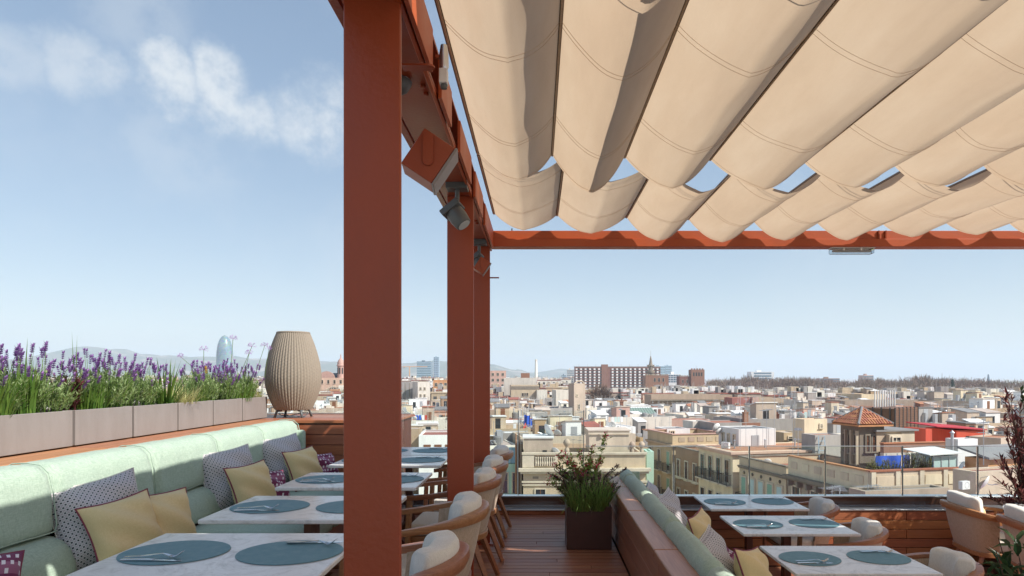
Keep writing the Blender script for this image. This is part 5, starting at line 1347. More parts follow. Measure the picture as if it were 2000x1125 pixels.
t = boxhouse('grey concrete parapet terrace with white wall below the cream block', 1592, 850, 66, 3.2, 2.2, 10, 'wall_grey', 'roof_terracotta', TH)
st_ = MB()
for sgn in (0, .7): st_.bar((-.6 + sgn, -1.6, -4.2), (.3 + sgn, -.1, -.1), .07)
for k in range(9): st_.bar((-.6 + .9 * k / 9, -1.6 + 1.5 * k / 9, -4.2 + 4.1 * k / 9), (.1 + .9 * k / 9, -1.6 + 1.5 * k / 9, -4.2 + 4.1 * k / 9), .05)
st_.build('iron_stair', 'far_blue', t)
t = boxhouse('grey and brick rooftop shed behind the white house', 1395, 826, 84, 6.5, 5, 10, 'wall_grey', 'roof_terracotta', TH); MB().box(3.9, 6.45, -.04, -.003, -1.6, -.05).build('brick_patch', 'wall_brick', t); put('chimney', CHIM, t, (4.8, .8, -.1))
t = boxhouse('cream stair tower with grey door left of the white rooftop house', 1353, 823, 88, 2.6, 3, 10, 'wall_offwhite', 'roof_white', TH); MB().box(.9, 1.8, -.04, -.003, -2.6, -.6).build('door', 'far_blue', t)
t = boxhouse('white gabled lean-to with dark doorway in front of the cream stair tower', 1303, 838, 86, 3.2, 4, 10, 'wall_white', 'roof_grey', TH, wins=((.7, -1.6, .5, 1.3),))
t = boxhouse('yellow rooftop room with brown shutter behind the white house', 1531, 845, 78, 2.3, 3, 10, 'wall_ochre', 'roof_pale', TH, wins=((1.2, -1.0, 1.2, .5),))
# brown slatted plant screen
t = thing('plant_screen', 'large dark brown slatted screen block on a roof right of the tiled tower', 'screen', P(1748, 797, 78), R(38)); keep(t, 7, 5)
MB().box(.06, 6.2, .06, 4, -3.2, -.1).build('core', 'slat_brown', t)
for k in range(7): MB().box(k * 1.02 - .06, k * 1.02 + .06, -.08, .055, -3.2, .04).build('post', 'iron', t)
for k in range(4): MB().box(-.08, .055, .5 + k * 1.0, .62 + k * 1.0, -3.2, .04).build('post', 'iron', t)
for j in range(11):
    for k in range(6): MB().box(k * 1.02 + .065, k * 1.02 + .955, -.03, .055, -3.1 + j * .28, -2.86 + j * .28).build('slat', 'slat_brown', t)
for k in range(9): MB().tube([(.4 + k * .65, 2.5, 0), (.4 + k * .65, 2.5, 2.0)], .09, 8).build('flue', 'dish_white', t)
def redx(t):
    MB().box(1.1, 1.5, -.04, -.003, -1.1, -.6).build('window', 'pane', t)
t = boxhouse('bright red rooftop house with red sloping roof', 1868, 841, 72, 3.3, 5, 9, 'wall_red', None, TH - 8, extra=redx)
MB().add([(-2.4, -.2, .40), (3.4, -.2, .02), (3.4, 5, .12), (-2.4, 5, .55), (-2.4, -.2, .50), (3.4, -.2, .14), (3.4, 5, .24), (-2.4, 5, .65)], [(3, 2, 1, 0), (4, 5, 6, 7), (0, 1, 5, 4), (1, 2, 6, 5), (2, 3, 7, 6), (3, 0, 4, 7)]).build('roof', 'wall_red', t)
boxhouse('red panel wall beside the brown slatted screen', 1808, 838, 70, .8, 3, 9, 'wall_red', None, TH)
t = boxhouse('whitewashed metal shed right of the brick parapet', 1871, 858, 52.5, 1.9, 1.2, 9, 'wall_white', 'roof_pale', TH); put('vent_pipe', PIPE, t, (-.35, .2, -1.2))
boxhouse('beige house with pink flat roof behind the white shed', 1955, 856, 57, 4, 2.5, 9, 'wall_beige', 'roof_terracotta', TH + 20)
t = boxhouse('terracotta orange house with grey shingle roof near the right edge', 1930, 897, 40, 5, 1.5, 12, 'wall_orange', None, TH + 6)
MB().add([(-.3, -.3, .02), (5.2, -.3, .02), (5.2, 1.8, .5), (-.3, 1.8, .5), (-.3, -.3, .14), (5.2, -.3, .14), (5.2, 1.8, .62), (-.3, 1.8, .62)], [(3, 2, 1, 0), (4, 5, 6, 7), (0, 1, 5, 4), (1, 2, 6, 5), (2, 3, 7, 6), (3, 0, 4, 7)]).build('roof', 'roof_grey', t); dish(t, (-.15, 1.5, -.6), 240, .6)
t = boxhouse('plain beige wall house with satellite dish behind the red shrub', 1906, 922, 36, 6, 1.4, 12, 'wall_cream', 'roof_terracotta', TH + 4); dish(t, (.5, -.25, -.6), 210, .85); ac(t, (-.7, .1, -.9), R(5), .7); put('antenna', ANT, t, (3, 2, 0))
# small roof in front with TV aerials
t = boxhouse('low grimy roof with television aerials just beyond the right railing', 1690, 960, 33, 5, 1.2, 12, 'wall_stone', 'roof_grey', TH)
for px, py, dd_, rz in ((1625, 968, 33, .5), (1640, 970, 33.5, 1.2), (1695, 965, 34, .2), (1715, 968, 34, -.5)):
    q = P(px, py, dd_); o = thing('tv_aerial', f'{["first", "second", "third", "fourth"][[1625, 1640, 1695, 1715].index(px)]} television aerial from the left beyond the right railing', 'aerial', q + Vector((0, 0, -1.1)), rz, 'television aerials')
    put('mast', MAST, o).scale = (.6, .6, .5); a_ = put('yagi', ANT, o, (0, 0, -.6)); a_.scale = (1, 1, .85)

# ------------------------------------------------------------------ middle distance landmarks
t = boxhouse('square pale stone tower with blind walls rising from the roofs', 1121, 749, 170, 3.5, 2.6, 26, 'wall_beige', 'roof_pale', 30, 'stone_tower', .5, ((1.5, -6.5, .55, 1.1), (.9, -3.2, .35, .4)))
MB().tube([(0.1, .1, -.2), (1.0, .1, .6), (2.5, .1, .6), (3.4, .1, -.2)], .2, 6).build('arched_top', 'wall_beige', t)
boxhouse('olive and cream box building left of the square stone tower', 1086, 762, 210, 6, 8, 20, 'wall_offwhite', 'roof_pale', 8)
t = boxhouse('big mauve and beige block with dark band left of the stone tower', 998, 752, 330, 14, 12, 30, 'wall_tan', 'roof_pale', 5); MB().box(-.05, 14.05, -.1, -.003, -2.2, -.6).build('dark_band', 'trim_dark', t)
facade(t, 'f', 14, -2.5, 2, 3, 3.6, 1.2, 1.6, 6.0)
boxhouse('cream wall slab right of the mauve block', 1049, 762, 326, 5, 10, 26, 'wall_offwhite', 'roof_pale', 5)
t = boxhouse('long flat pale roofed block with red chimney stack above the mauve block', 984, 738, 345, 17, 9, 30, 'wall_offwhite', 'roof_terracotta', 3); MB().box(9, 13.5, 2, 5, 0, 2.5).build('stack', 'wall_brick', t)
t = boxhouse('apartment block with terraced red top at the left of the far cluster', 956, 724, 400, 10, 10, 32, 'wall_pink', 'roof_terracotta', 8, wins=tuple((2 + 3 * k, -3 - 3.4 * j, 1.4, 1.6) for k in range(3) for j in range(3)))
t = boxhouse('white grey block with vertical slots between the posts', 781, 746, 300, 7.4, 8, 28, 'wall_grey', 'roof_pale', 6)
for k in range(4): MB().box(.3 + k * 1.9, .6 + k * 1.9, -.05, -.003, -10, -.5).build('slot', 'trim_dark', t)
t = boxhouse('cream apartment house with square windows between the posts', 816, 746, 290, 5.5, 9, 28, 'wall_offwhite', 'roof_pale', 25, wins=tuple((1.2 + 1.8 * k, -3.5 - 3 * j, .8, 1.1) for k in range(2) for j in range(3)))
t = boxhouse('orange apartment house with red pavilion roof between the posts', 846, 742, 340, 9, 9, 28, 'wall_orange', 'roof_terracotta', 5, wins=tuple((1.5 + 2.4 * k, -3.2 - 3.2 * j, 1.2, 1.6) for k in range(3) for j in range(2)))
boxhouse('white rooftop block with dark roof band between the posts', 822, 845, 92, 4.6, 5, 15, 'wall_white', 'roof_terracotta', 4, wins=())
t = boxhouse('white rooftop terrace house with brown doors between the posts', 818, 850, 84, 6, 6, 15, 'wall_white', 'roof_terracotta', 4)
for k in range(4): MB().box(.6 + k * 1.35, 1.5 + k * 1.35, -.05, -.003, -3.4, -1.2).build('door', 'shutter_wood', t)
boxhouse('mustard rooftop room at the edge of the big post', 778, 838, 96, 3, 4, 14, 'wall_ochre', 'roof_pale', 6)
# long cornice palaces
def palace(label, px0, px1, py, d, mat, mat2, theta=2):
    W = (px1 - px0) * d / F; t = thing('palace', label, 'building', P(px0, py, d), R(theta)); walls(t, W, 12, HH(t), mat, .9, 'roof_grey'); keep(t, W, 12, .6)
    MB().box(-.6, W + .2, -.7, -.003, -2.1, -1.6).build('cornice', mat2, t)
    n = int(W / 1.6)
    for k in range(n): MB().box(k * W / n + .2, k * W / n + .75, -.55, -.004, -2.7, -2.105).build('corbel', mat2, t)
    n = int(W / 4)
    for k in range(n): window(t, (2 + k * W / n, -.004, -5.2), 0, 1.3, 1.5, 'wood')
    for k in range(n): window(t, (2 + k * W / n, -.004, -9.2), 0, 1.3, 2.4, 'wood')
    return t
palace('long brown palace with heavy bracketed cornice and small attic windows', 1272, 1432, 771, 225, 'wall_tan', 'trim_dark')
palace('brown palace wing right of the rose pink house', 1482, 1540, 777, 224, 'wall_tan', 'trim_dark')
t = boxhouse('rose pink house with two tall windows between the palace wings', 1430, 777, 214, 6.6, 8, 20, 'wall_rose', 'roof_terracotta', 2, wins=((1.6, -4.0, 1.1, 2.2), (4.8, -4.0, 1.1, 2.2)))
t = boxhouse('narrow peach side wall of the rose pink house', 1470, 776, 213, 2, 7, 20, 'wall_pink', 'roof_pale', 2)
palace('grey stone palace with orange tiled edge behind the tiled tower', 1650, 1850, 783, 190, 'wall_stone', 'tile')
t = boxhouse('long hall with ribbed green metal roof', 1220, 812, 130, 6.4, 7, 16, 'wall_white', None, 4)
MB().add([(-.3, -.3, .02), (6.6, -.3, .02), (6.2, 3.5, 1.4), (0.2, 3.5, 1.4)], [(0, 1, 2, 3)]).build('roof', 'roof_green', t)
for k in range(12): MB().bar((.0 + k * .56, -.3, .06), (.35 + k * .50, 3.5, 1.44), .06).build('seam', 'roof_green', t)
MB().box(.2, 6.2, 3.5, 6.5, 0, 1.38).build('rear', 'wall_white', t); put('chimney', CHIM, t, (-.5, .5, -.5)).scale = (1, 1, 2.4)
t = boxhouse('peach house with brick chimney left of the green roofed hall', 1176, 800, 140, 5.6, 5, 15, 'wall_pink', 'roof_terracotta', 4)
t = boxhouse('cream penthouse with arched niche above the green roofed hall', 1206, 786, 160, 4.4, 5, 18, 'wall_offwhite', 'roof_pale', 6)
MB().tube([(1.2, -.02, -1.6), (1.2, -.003, -1.6)], .8, 14).build('niche', 'wall_tan', t)
boxhouse('pale grey block with flat white top right of the cream penthouse', 1232, 792, 145, 4.5, 5, 16, 'roof_white', 'roof_white', 5)
boxhouse('white plastered block below the square stone tower', 1122, 826, 112, 7, 6, 15, 'wall_white', 'roof_white', 3)
boxhouse('salmon house with dark door right of the square stone tower', 1160, 812, 122, 2.6, 4, 15, 'wall_beige', 'roof_terracotta', 5, wins=((1.2, -2.0, .7, 1.4),))
boxhouse('grey shed under the orange terrace roof beside the green hall', 1290, 820, 118, 9, 4, 15, 'wall_pink', 'roof_terracotta', 3, wins=((5, -1.6, .6, .9),))
boxhouse('mustard house with arched shade door left of the red turret', 984, 829, 108, 3.2, 4, 14, 'wall_ochre', 'roof_pale', 5, wins=((1.9, -2.6, .9, 1.5),))
boxhouse('grey flat block behind the blue tarpaulins', 1024, 806, 128, 4.5, 4, 14, 'wall_grey', 'roof_pale', 3)
boxhouse('lavender grey gabled house left of the party wall', 982, 846, 92, 3.6, 4, 14, 'wall_grey', 'roof_white', 4)
t = thing('roof_turret', 'small turret with pointed red roof beside the far post', 'turret', P(1026, 845, 105)); 
MB().box(-.45, .45, -.45, .45, -6, 0).build('wall', 'wall_pink', t); MB().add([(-.6, -.6, 0), (.6, -.6, 0), (.6, .6, 0), (-.6, .6, 0), (0, 0, 1.6)], [(0, 1, 4), (1, 2, 4), (2, 3, 4), (3, 0, 4), (3, 2, 1, 0)]).build('roof', 'wall_red', t)
t = thing('tarp_shelter', 'bright blue tarpaulins over a roof terrace left of the stone tower', 'tarp', P(1024, 832, 118))
for x0, x1, h in ((0, 1.0, 1.9), (1.1, 3.0, 1.2), (3.4, 4.3, 1.5)): MB().grid(lambda u, v: (x0 + (x1 - x0) * u, .2 * math.sin(u * 9), h * v + .08 * math.sin(u * 7)), 12, 5).build('sheet', 'tarp_blue', t)
for x in (0, 1.05, 2.2, 3.2, 4.4): MB().tube([(x, .1, -1), (x, .1, 2)], .04, 5).build('pole', 'galv', t)
# ------------------------------------------------------------------ far landmarks
t = thing('bullet_tower', 'blue grey bullet shaped glass tower on the horizon behind the lavender', 'tower', (P(439, 0, 1900).x, 1900, GROUND)); htop = P(0, 655, 1900).z - GROUND; rr_ = 15.5 * 1900 / F
pf = [(rr_ * .96, 0), (rr_, htop * .25), (rr_ * 1.0, htop * .5), (rr_ * .95, htop * .68), (rr_ * .82, htop * .82), (rr_ * .6, htop * .92), (rr_ * .32, htop * .98), (rr_ * .04, htop)]
MB().lathe(pf, 48).build('skin', 'tower_skin', t, smooth=True)
for k in range(24): MB().lathe([(pf[0][0] * 1.045, 0), (pf[0][0] * 1.045, .6)], 48, cap=False).build('louvre_ring', 'far_blue', t, loc=(0, 0, htop * .08 + k * htop * .024))
def slab(label, px0, px1, py, d, mat, band=None, depth=20, name='office_block', cols=0, rows=0, theta=0):
    W = (px1 - px0) * d / F; t = thing(name, label, 'building', P(px0, py, d), R(theta)); H = HH(t)
    MB().box(0, W, 0, depth, -H, 0).build('body', mat, t)
    if band:
        s = MB(); h = (VY - py + 10) * d / F
        for r_ in range(rows):
            for c in range(cols): s.box(W * (c + .12) / cols, W * (c + .88) / cols, -.3, -.01, -h * (r_ + .9) / rows, -h * (r_ + .3) / rows)
        stuff(s.build('windows', band, t))
    MB().box(W * .3, W * .5, depth * .3, depth * .6, 0.01, 3).build('plant_room', mat, t)
    return t
slab('dark blue glass office block between the posts', 814, 842, 706, 1600, 'far_glass', 'far_blue', 30, cols=12, rows=9)
slab('slim pale blue tower between the posts', 847, 857, 697, 2000, 'far_blue', 'far_glass', 16, 'slim_tower', 3, 14)
slab('pair of pale glass towers behind the castle spire, left one', 1277, 1299, 715, 2200, 'far_blue', 'far_glass', 30, cols=8, rows=7)
slab('pair of pale glass towers behind the castle spire, right one', 1300, 1312, 714, 2250, 'far_blue', 'far_glass', 30, cols=4, rows=7)
slab('small blue office block left of the long brown slab', 1097, 1106, 733, 1500, 'far_glass', 'far_blue', 20, cols=4, rows=4)
slab('white and grey office tower left of the long brown slab', 1108, 1121, 722, 1450, 'wall_offwhite', 'far_glass', 20, cols=5, rows=6)
slab('white banded office building on the right horizon', 1467, 1512, 726, 1500, 'wall_white', 'far_glass', 30, cols=1, rows=4)
slab('grey low wing right of the white banded office', 1512, 1540, 740, 1450, 'wall_grey', 'far_glass', 30, cols=7, rows=2)
slab('pinkish flat block on the right horizon above the trees', 1686, 1706, 733, 1300, 'wall_pink', 'far_glass', 20, cols=6, rows=3)
slab('white modern block between the two castle towers', 1305, 1330, 731, 760, 'wall_white', 'far_glass', 15, cols=5, rows=4)
slab('brown apartment row on the right horizon', 1600, 1640, 739, 1300, 'wall_brick', 'far_glass', 15, cols=9, rows=2)
t = thing('obelisk_chimney', 'tall slender pale chimney on the horizon', 'chimney', (P(1047, 0, 1700).x, 1700, GROUND)); hz = P(0, 702, 1700).z - GROUND
MB().lathe([(5, 0), (3.3, hz * .7), (2.9, hz), (2.2, hz)], 14).build('shaft', 'wall_offwhite', t); MB().lathe([(3.6, hz * .97), (3.6, hz * .985)], 14).build('ring', 'trim', t)
# long brown slab of flats
W = 167 * 800 / F; t = thing('slab_block', 'long brown block of flats with rows of white balconies on the horizon', 'building', P(1123, 717, 800)); H = HH(t)
MB().box(0, W, 0, 16, -H, 0).build('body', 'wall_brick', t)
MB().box(-.3, W + .3, -.3, 16, .02, .9).build('roof_edge', 'wall_grey', t); MB().box(W * .31, W * .385, -1.2, 6, -H, 3.2).build('stair_core', 'wall_brick', t)
s1, s2_, n = MB(), MB(), 19
for fl in range(8):
    for c in range(n):
        x = (c + .15) * W / n
        if W * .30 < x + 1 < W * .395: continue
        z = -2.4 - fl * 3.35
        o = MB().box(x, x + W / n * .40, -1.0, -.01, z - 1.0, z + .9)
        s1.add(o.v, o.f); o = MB().box(x + W / n * .42, x + W / n * .8, -.12, -.01, z - 1.1, z + 1.0); s2_.add(o.v, o.f)
stuff(s1.build('balconies', 'wall_white', t)); stuff(s2_.build('windows', 'pane', t))
for c in range(10): MB().tube([(5 + c * 10.2, 4, .9), (5 + c * 10.2, 4, 3.6)], .15, 4).build('vent_pipe', 'galv', t)
# castle
def crenel(t, x0, x1, y0, z, n, mat):
    for k in range(n):
        a = x0 + (x1 - x0) * k / n; MB().box(a, a + (x1 - x0) / n * .55, y0, y0 + .8, z + .003, z + 1.1).build('merlon', mat, t)
t = thing('brick_castle', 'dark brick castle with battlements and slender black spire', 'castle', P(1261, 733, 620)); H = HH(t); Wc = 45 * 620 / F
MB().box(0, Wc, 0, 14, -H, 0).build('wall', 'wall_brick', t); crenel(t, 0, Wc, -.1, 0, 14, 'wall_stone')
for k in range(3): window(t, (8.5 + k * 4, -.01, -6), 0, 1.8, 3.4, 'wood')
cx = (1272 - 1261) * 620 / F; 
MB().lathe([(2.9, -3), (2.9, 2), (3.9, 2.4), (3.9, 4.0), (2.3, 4.3), (2.2, 8), (2.9, 8.6), (1.6, 10.5), (1.1, 14), (.5, 17.5), (.12, 18), (.08, 23)], 16, cx, 3).build('spire', 'trim_dark', t, smooth=True, sharp=30)
for k in range(8):
    a = k * .785; MB().lathe([(.5, 8), (.5, 9.2), (.05, 10)], 8, cx + 3.0 * math.cos(a), 3 + 3.0 * math.sin(a)).build('pinnacle', 'trim_dark', t)
t = thing('brick_castle', 'dark brick castle wing with a battlemented square tower', 'castle', P(1327, 735, 615)); H = HH(t); Wc = 24 * 615 / F
MB().box(0, Wc, 0, 12, -H, 0).build('wall', 'wall_brick', t); crenel(t, 0, Wc, -.1, 0, 8, 'wall_stone')
tw = MB().box(Wc * .92, Wc * .92 + 12.4, -1.5, 9, -H, 6.2).build('tower', 'wall_brick', t); crenel(t, Wc * .92, Wc * .92 + 12.4, -1.6, 6.2, 5, 'wall_brick')
for k in range(4): MB().box(Wc * .92 + 1.8 + k * 2.4, Wc * .92 + 3.2 + k * 2.4, -1.56, -1.503, 0.2, 3.6).build('window', 'pane', t)
for k in range(2): window(t, (3.2 + k * 4, -.01, -6), 0, 1.4, 3, 'wood')
MB().tube([(Wc * .92 + 6, 3, 6.2), (Wc * .92 + 6, 3, 10)], .12, 4).build('flagpole', 'galv', t)
# domed stone church beside the lantern
t = thing('domed_church', 'rose stone building with domed turret and fan shaped arch window right of the lantern', 'church', P(624, 738, 300)); H = HH(t)
MB().box(0, 14, 0, 10, -H, 0).build('wall', 'wall_pink', t)
MB().prism([(3.2 + 3.6 * math.cos(R(a)), 3.0 * math.sin(R(a))) for a in range(0, 181, 15)], -.5, 0).build('gable', 'wall_pink', t).rotation_euler = (R(90), 0, 0)
fan = MB(); fan.prism([(6.4 + 3.0 * math.cos(R(a)), 3.0 * math.sin(R(a))) for a in range(0, 181, 12)], 0, .1); o = fan.build('fan_window', 'pane', t); o.rotation_euler = (R(90), 0, 0); o.location = (0, -.01, -7.5)
for k in range(9):
    a = R(k * 22.5); MB().bar((6.4, -.16, -7.5), (6.4 + 3.1 * math.cos(a), -.16, -7.5 + 3.1 * math.sin(a)), .16).build('fan_bar', 'trim', t)
for k in range(13):
    a = R(k * 15); MB().box(-.3, .3, -.3, -.003, -.35, .35).build('voussoir', 'trim', t, loc=(6.4 + 3.5 * math.cos(a), 0, -7.5 + 3.5 * math.sin(a)), rot=(0, -a, 0))
for k in range(5): window(t, (1.2 + k * 2.8, -.004, -2.6), 0, .9, 1.6, 'wood')
MB().lathe([(1.5, -1), (1.5, 5.2), (1.8, 5.4), (1.8, 5.8), (1.55, 6.0), (1.5, 7.0), (1.1, 8.0), (.5, 8.7), (.25, 9.2), (.25, 9.9), (.05, 11)], 16, 9.0, 2).build('dome_turret', 'wall_pink', t, smooth=True, sharp=30)
for k in range(8):
    a = k * .785; MB().box(-.3, .3, -.04, .04, 1.8, 4.6).build('turret_window', 'pane', t, loc=(9 + 1.52 * math.cos(a), 2 + 1.52 * math.sin(a), 0), rot=(0, 0, a + R(90)))
MB().lathe([(1.2, 0), (1.2, 1.5), (.3, 2.6)], 10, 2, 3).build('small_dome', 'roof_grey', t); MB().box(3, 7.5, 3, 6, 0.01, 2.2).build('slate_roof', 'far_glass', t)
# harbour and park details on the right horizon
for px, py, d, lb in ((1812, 733, 1500, 'left sail shaped mast on the right horizon'), (1928, 731, 1500, 'right sail shaped mast on the right horizon')):
    o = thing('sail_mast', lb, 'tower', (P(px, 0, d).x, d, GROUND)); h = P(0, py, d).z - GROUND; MB().add([(0, 0, 0), (9, 0, 0), (4, 0, h), (3, 0, h), (0, 3, 0), (9, 3, 0), (4, 3, h), (3, 3, h)], [(0, 1, 2, 3), (7, 6, 5, 4), (0, 4, 5, 1), (1, 5, 6, 2), (2, 6, 7, 3), (3, 7, 4, 0)]).build('blade', 'far_glass', o); MB().box(-1, 10, -1, 4, 0, 3).build('foot', 'wall_grey', o)
o = thing('harbour_mast', 'thin tall mast on the right horizon', 'mast', (P(1840, 0, 1500).x, 1500, GROUND)); h = P(0, 729, 1500).z - GROUND; MB().tube([(0, 0, 0), (0, 0, h)], [1.2, .7], 6).build('pole', 'galv', o); MB().box(-1.5, 1.5, -1.5, 1.5, 0, 2).build('foot', 'wall_grey', o)
o = thing('building_crane', 'orange tower crane on the horizon between the posts', 'crane', (P(800, 0, 1500).x, 1500, GROUND)); h = P(0, 716, 1500).z - GROUND
MB().box(-1, 1, -1, 1, 0, h).build('tower_mast', 'wall_orange', o); MB().box(-16, 40, -.7, .7, h - 1, h + .6).build('jib', 'wall_orange', o); MB().box(-16, -11, -1, 1, h - 4, h - 1.1).build('counterweight', 'wall_grey', o)
# ------------------------------------------------------------------ the sea of roofs
ZONES = [(-9999, 560, 'beyond the lavender planters'), (560, 790, 'behind the wicker lantern corner'), (790, 880, 'seen between the posts'), (880, 1000, 'just right of the far post'), (1000, 1115, 'left of the square stone tower'), (1115, 1200, 'by the square stone tower'),
         (1200, 1290, 'below the castle spire'), (1290, 1400, 'below the castle wing'), (1400, 1480, 'below the rose pink house'), (1480, 1570, 'above the bright white rooftop house'), (1570, 1660, 'left of the tiled tower'), (1660, 1750, 'above the tiled tower'), (1750, 1850, 'above the brown slatted screen'),
         (1850, 1930, 'above the bright red house'), (1930, 99999, 'behind the red leaved shrub')]
CN = {'cream': 'cream', 'yellow': 'yellow', 'ochre': 'ochre', 'brown': 'brown', 'white': 'white', 'beige': 'beige', 'pink': 'pink', 'grey': 'grey', 'tan': 'tan', 'offwhite': 'off-white', 'stone': 'stone grey', 'brick': 'brick'}
cols_ = ['cream'] * 3 + ['beige'] * 3 + ['offwhite'] * 4 + ['white'] * 5 + ['pink'] * 2 + ['tan'] * 2 + ['ochre', 'yellow', 'grey', 'grey', 'stone', 'brick', 'brown']
RN = {'roof_terracotta': 'red', 'roof_pale': 'pale', 'roof_grey': 'dark', 'roof_white': 'white'}
frnd = random.Random(42)
def lim1(px, Y):        # how far below the horizon (photo pixels) an ordinary roof stays so that the landmarks behind it show
    o = 14
    for a, b_, yy, q in ((780, 880, 295, 52), (950, 1082, 325, 50), (1080, 1116, 205, 42), (1108, 1152, 165, 82), (1140, 1212, 380, 50), (1118, 1268, 790, 26), (1255, 1382, 600, 22), (1262, 1552, 222, 62), (1640, 1862, 186, 60)):
        if a < px < b_ and Y < yy: o = max(o, q)
    return o
def lim(X, Y, W): return max(lim1(VX + x / Y * F, Y) for x in (X, X + W / 2, X + W))
cells = []
ca, sa = math.cos(R(TH)), math.sin(R(TH))
d0 = 0; y = 60.0
vrow = 60.
while vrow < 420:
    step = 6.2 + vrow * .024
    u = -vrow * 1.05 + 30
    while u < vrow * .95 + 30:
        wu = step * frnd.uniform(.75, 1.5)
        X = u * ca - vrow * sa * .35; Y = vrow + u * sa * .25 + frnd.uniform(-1, 1)
        cells.append((X, Y, wu * .96, step * .95)); u += wu
    vrow += step
small = {}
def clutter_mesh(name, W, D, r, n):
    mb = MB()
    for _ in range(n):
        x, y_ = r.uniform(.6, W - .6), r.uniform(.6, D - .6); k = r.random()
        if k < .35: h = r.uniform(.7, 1.6); s = r.uniform(.2, .4); mb.box(x - s, x + s, y_ - s, y_ + s, 0, h)
        elif k < .7: mb.tube([(x, y_, 0), (x, y_, r.uniform(1.5, 3.4))], .035, 4); 
        else: s = r.uniform(.3, .7); mb.box(x - s, x + s, y_ - s * .5, y_ + s * .5, 0, r.uniform(.4, .8))
    return mb
FILL = []; count = 0; farstuff = {k: MB() for k in ('wall_white', 'wall_offwhite', 'wall_beige', 'wall_pink', 'wall_tan', 'roof_terracotta', 'wall_grey', 'pane')}
cells.sort(key=lambda c: c[1])
for X, Y, W, D in cells:
    cxm, cym = X + W / 2 * ca, Y + D / 2
    px = VX + cxm / Y * F
    if px > 2130 or px < -60: continue
    if 1010 < px < 1270 and Y < 84: continue
    if px >= 1255 and Y < 86: continue
    if px <= 1010 and Y < 76: continue
    if px < 640 and Y < 110: continue
    rad = max(W, D) / 2
    if any((cxm - hx) ** 2 + (cym - hy) ** 2 < (hr + rad * .75) ** 2 for hx, hy, hr in HEROES): continue
    # roof height below the eye; nothing may rise above the picture's skyline of this zone
    h = frnd.uniform(6.6, 10.2) if Y < 140 else frnd.uniform(6.2, 10.4)
    if Y > 200: h = frnd.uniform(5.8, 11)
    tall = frnd.random() < .08
    if tall: h -= 1.8
    lm = lim(X, Y, W); h = max(h, lm * Y / F + (1.3 if lm > 20 else 0))
    wc = frnd.choice(cols_); rc = frnd.choice(['roof_terracotta'] * 4 + ['roof_pale'] * 3 + ['roof_grey', 'roof_white', 'roof_white'])
    if count >= 296 or Y > 330:
        continue
    YEND = Y
    zone = next(z[2] for z in ZONES if z[0] <= px < z[1])
    depth = 'near' if Y < 105 else 'mid-distance' if Y < 150 else 'farther' if Y < 220 else 'distant'
    t = thing('roof_house', 'x', 'building', (X, Y, EYE - h), R(TH + frnd.uniform(-5, 5)), 'old town roofs below the terrace'); count += 1
    par = frnd.choice([.15, .6, .9, 1.0]); walls(t, W, D, min(HH(t), 16), 'wall_' + wc, par, rc)
    feats = []
    nb = frnd.choice([1, 2, 2, 3, 3]) if Y < 260 else 2
    for k in range(nb):
        w_, d_, hh = frnd.uniform(1.3, min(3.6, W * .5)), frnd.uniform(1.3, min(3.6, D * .5)), frnd.uniform(1.4, 2.9)
        x, y_ = frnd.uniform(.3, max(.31, W - w_ - .3)), frnd.uniform(.3, max(.31, D - d_ - .3))
        rooftop_box(t, x, y_, -par + .05, w_, d_, hh, 'wall_' + frnd.choice(cols_), frnd.choice(['roof_terracotta', 'roof_pale', 'roof_white', 'roof_grey']), Y < 200, frnd.choice([0, 0, .5, -.4]))
    feats.append(['one roof room', 'two roof rooms', 'three roof rooms'][nb - 1])
    stuff(clutter_mesh('c', W, D, frnd, 10).build('roof_clutter', frnd.choice(['wall_offwhite', 'galv', 'wall_white']), t, loc=(0, 0, -par + .05)))
    if Y < 150:
        for k in range(frnd.randint(1, 3)):
            me = frnd.choice([CHIM, CHIMW, PIPE, PIPE, TANK]); put(me.name.split('.')[0], me, t, (frnd.uniform(.8, W - .8), frnd.uniform(.6, D - .6), -par + .05), (0, 0, frnd.uniform(0, 3)))
        for k in range(frnd.randint(2, 5)):
            put('antenna', frnd.choice([ANT, MAST]), t, (frnd.uniform(.5, W - .5), frnd.uniform(.5, D - .5), -par + .05), (0, 0, frnd.uniform(0, 3))).scale = (1, 1, frnd.uniform(.8, 1.6))
        if frnd.random() < .6:
            dish(t, (frnd.uniform(.5, W - .5), frnd.uniform(.2, .8), .3), frnd.uniform(90, 220), frnd.uniform(.7, 1.2)); feats.append('dish')
        if frnd.random() < .5: ac(t, (frnd.uniform(.8, W - .8), .7, -par + .05), frnd.uniform(-.5, .5))
        if frnd.random() < .45:
            x0_ = frnd.uniform(.4, max(.5, W - 3)); yl = frnd.uniform(.6, 1.6)
            for k in range(frnd.randint(3, 6)): MB().box(x0_ + k * .5, x0_ + k * .5 + .38, yl, yl + .02, -par + .9, -par + 1.7).build('laundry', frnd.choice(['dish_white', 'wall_white', 'tarp_blue', 'wall_pink', 'wall_red', 'blind_pale']), t)
            for xx in (x0_ - .2, x0_ + 3.0): MB().box(xx, xx + .04, yl - .01, yl + .03, -par + .05, -par + 1.8).build('line_post', 'galv', t)
        # awnings and tarps give spots of colour
        if frnd.random() < .25:
            a = frnd.uniform(.5, W * .5); MB().box(a, a + frnd.uniform(1, 2.5), -.9, -.003, -par - .4, -par - .3).build('awning', frnd.choice(['blind_green', 'wall_orange', 'dish_white', 'wall_red']), t).rotation_euler = (R(0), 0, 0)
        n = max(1, int(W / 2.6))
        for fl in range(2):
            for k in range(n):
                if frnd.random() < .75: window(t, ((k + .5) * W / n, -.004, -par - 2.6 - fl * 3.2), 0, .8, frnd.choice([1.2, 1.7]), frnd.choice(['wood', 'white']), None, True)
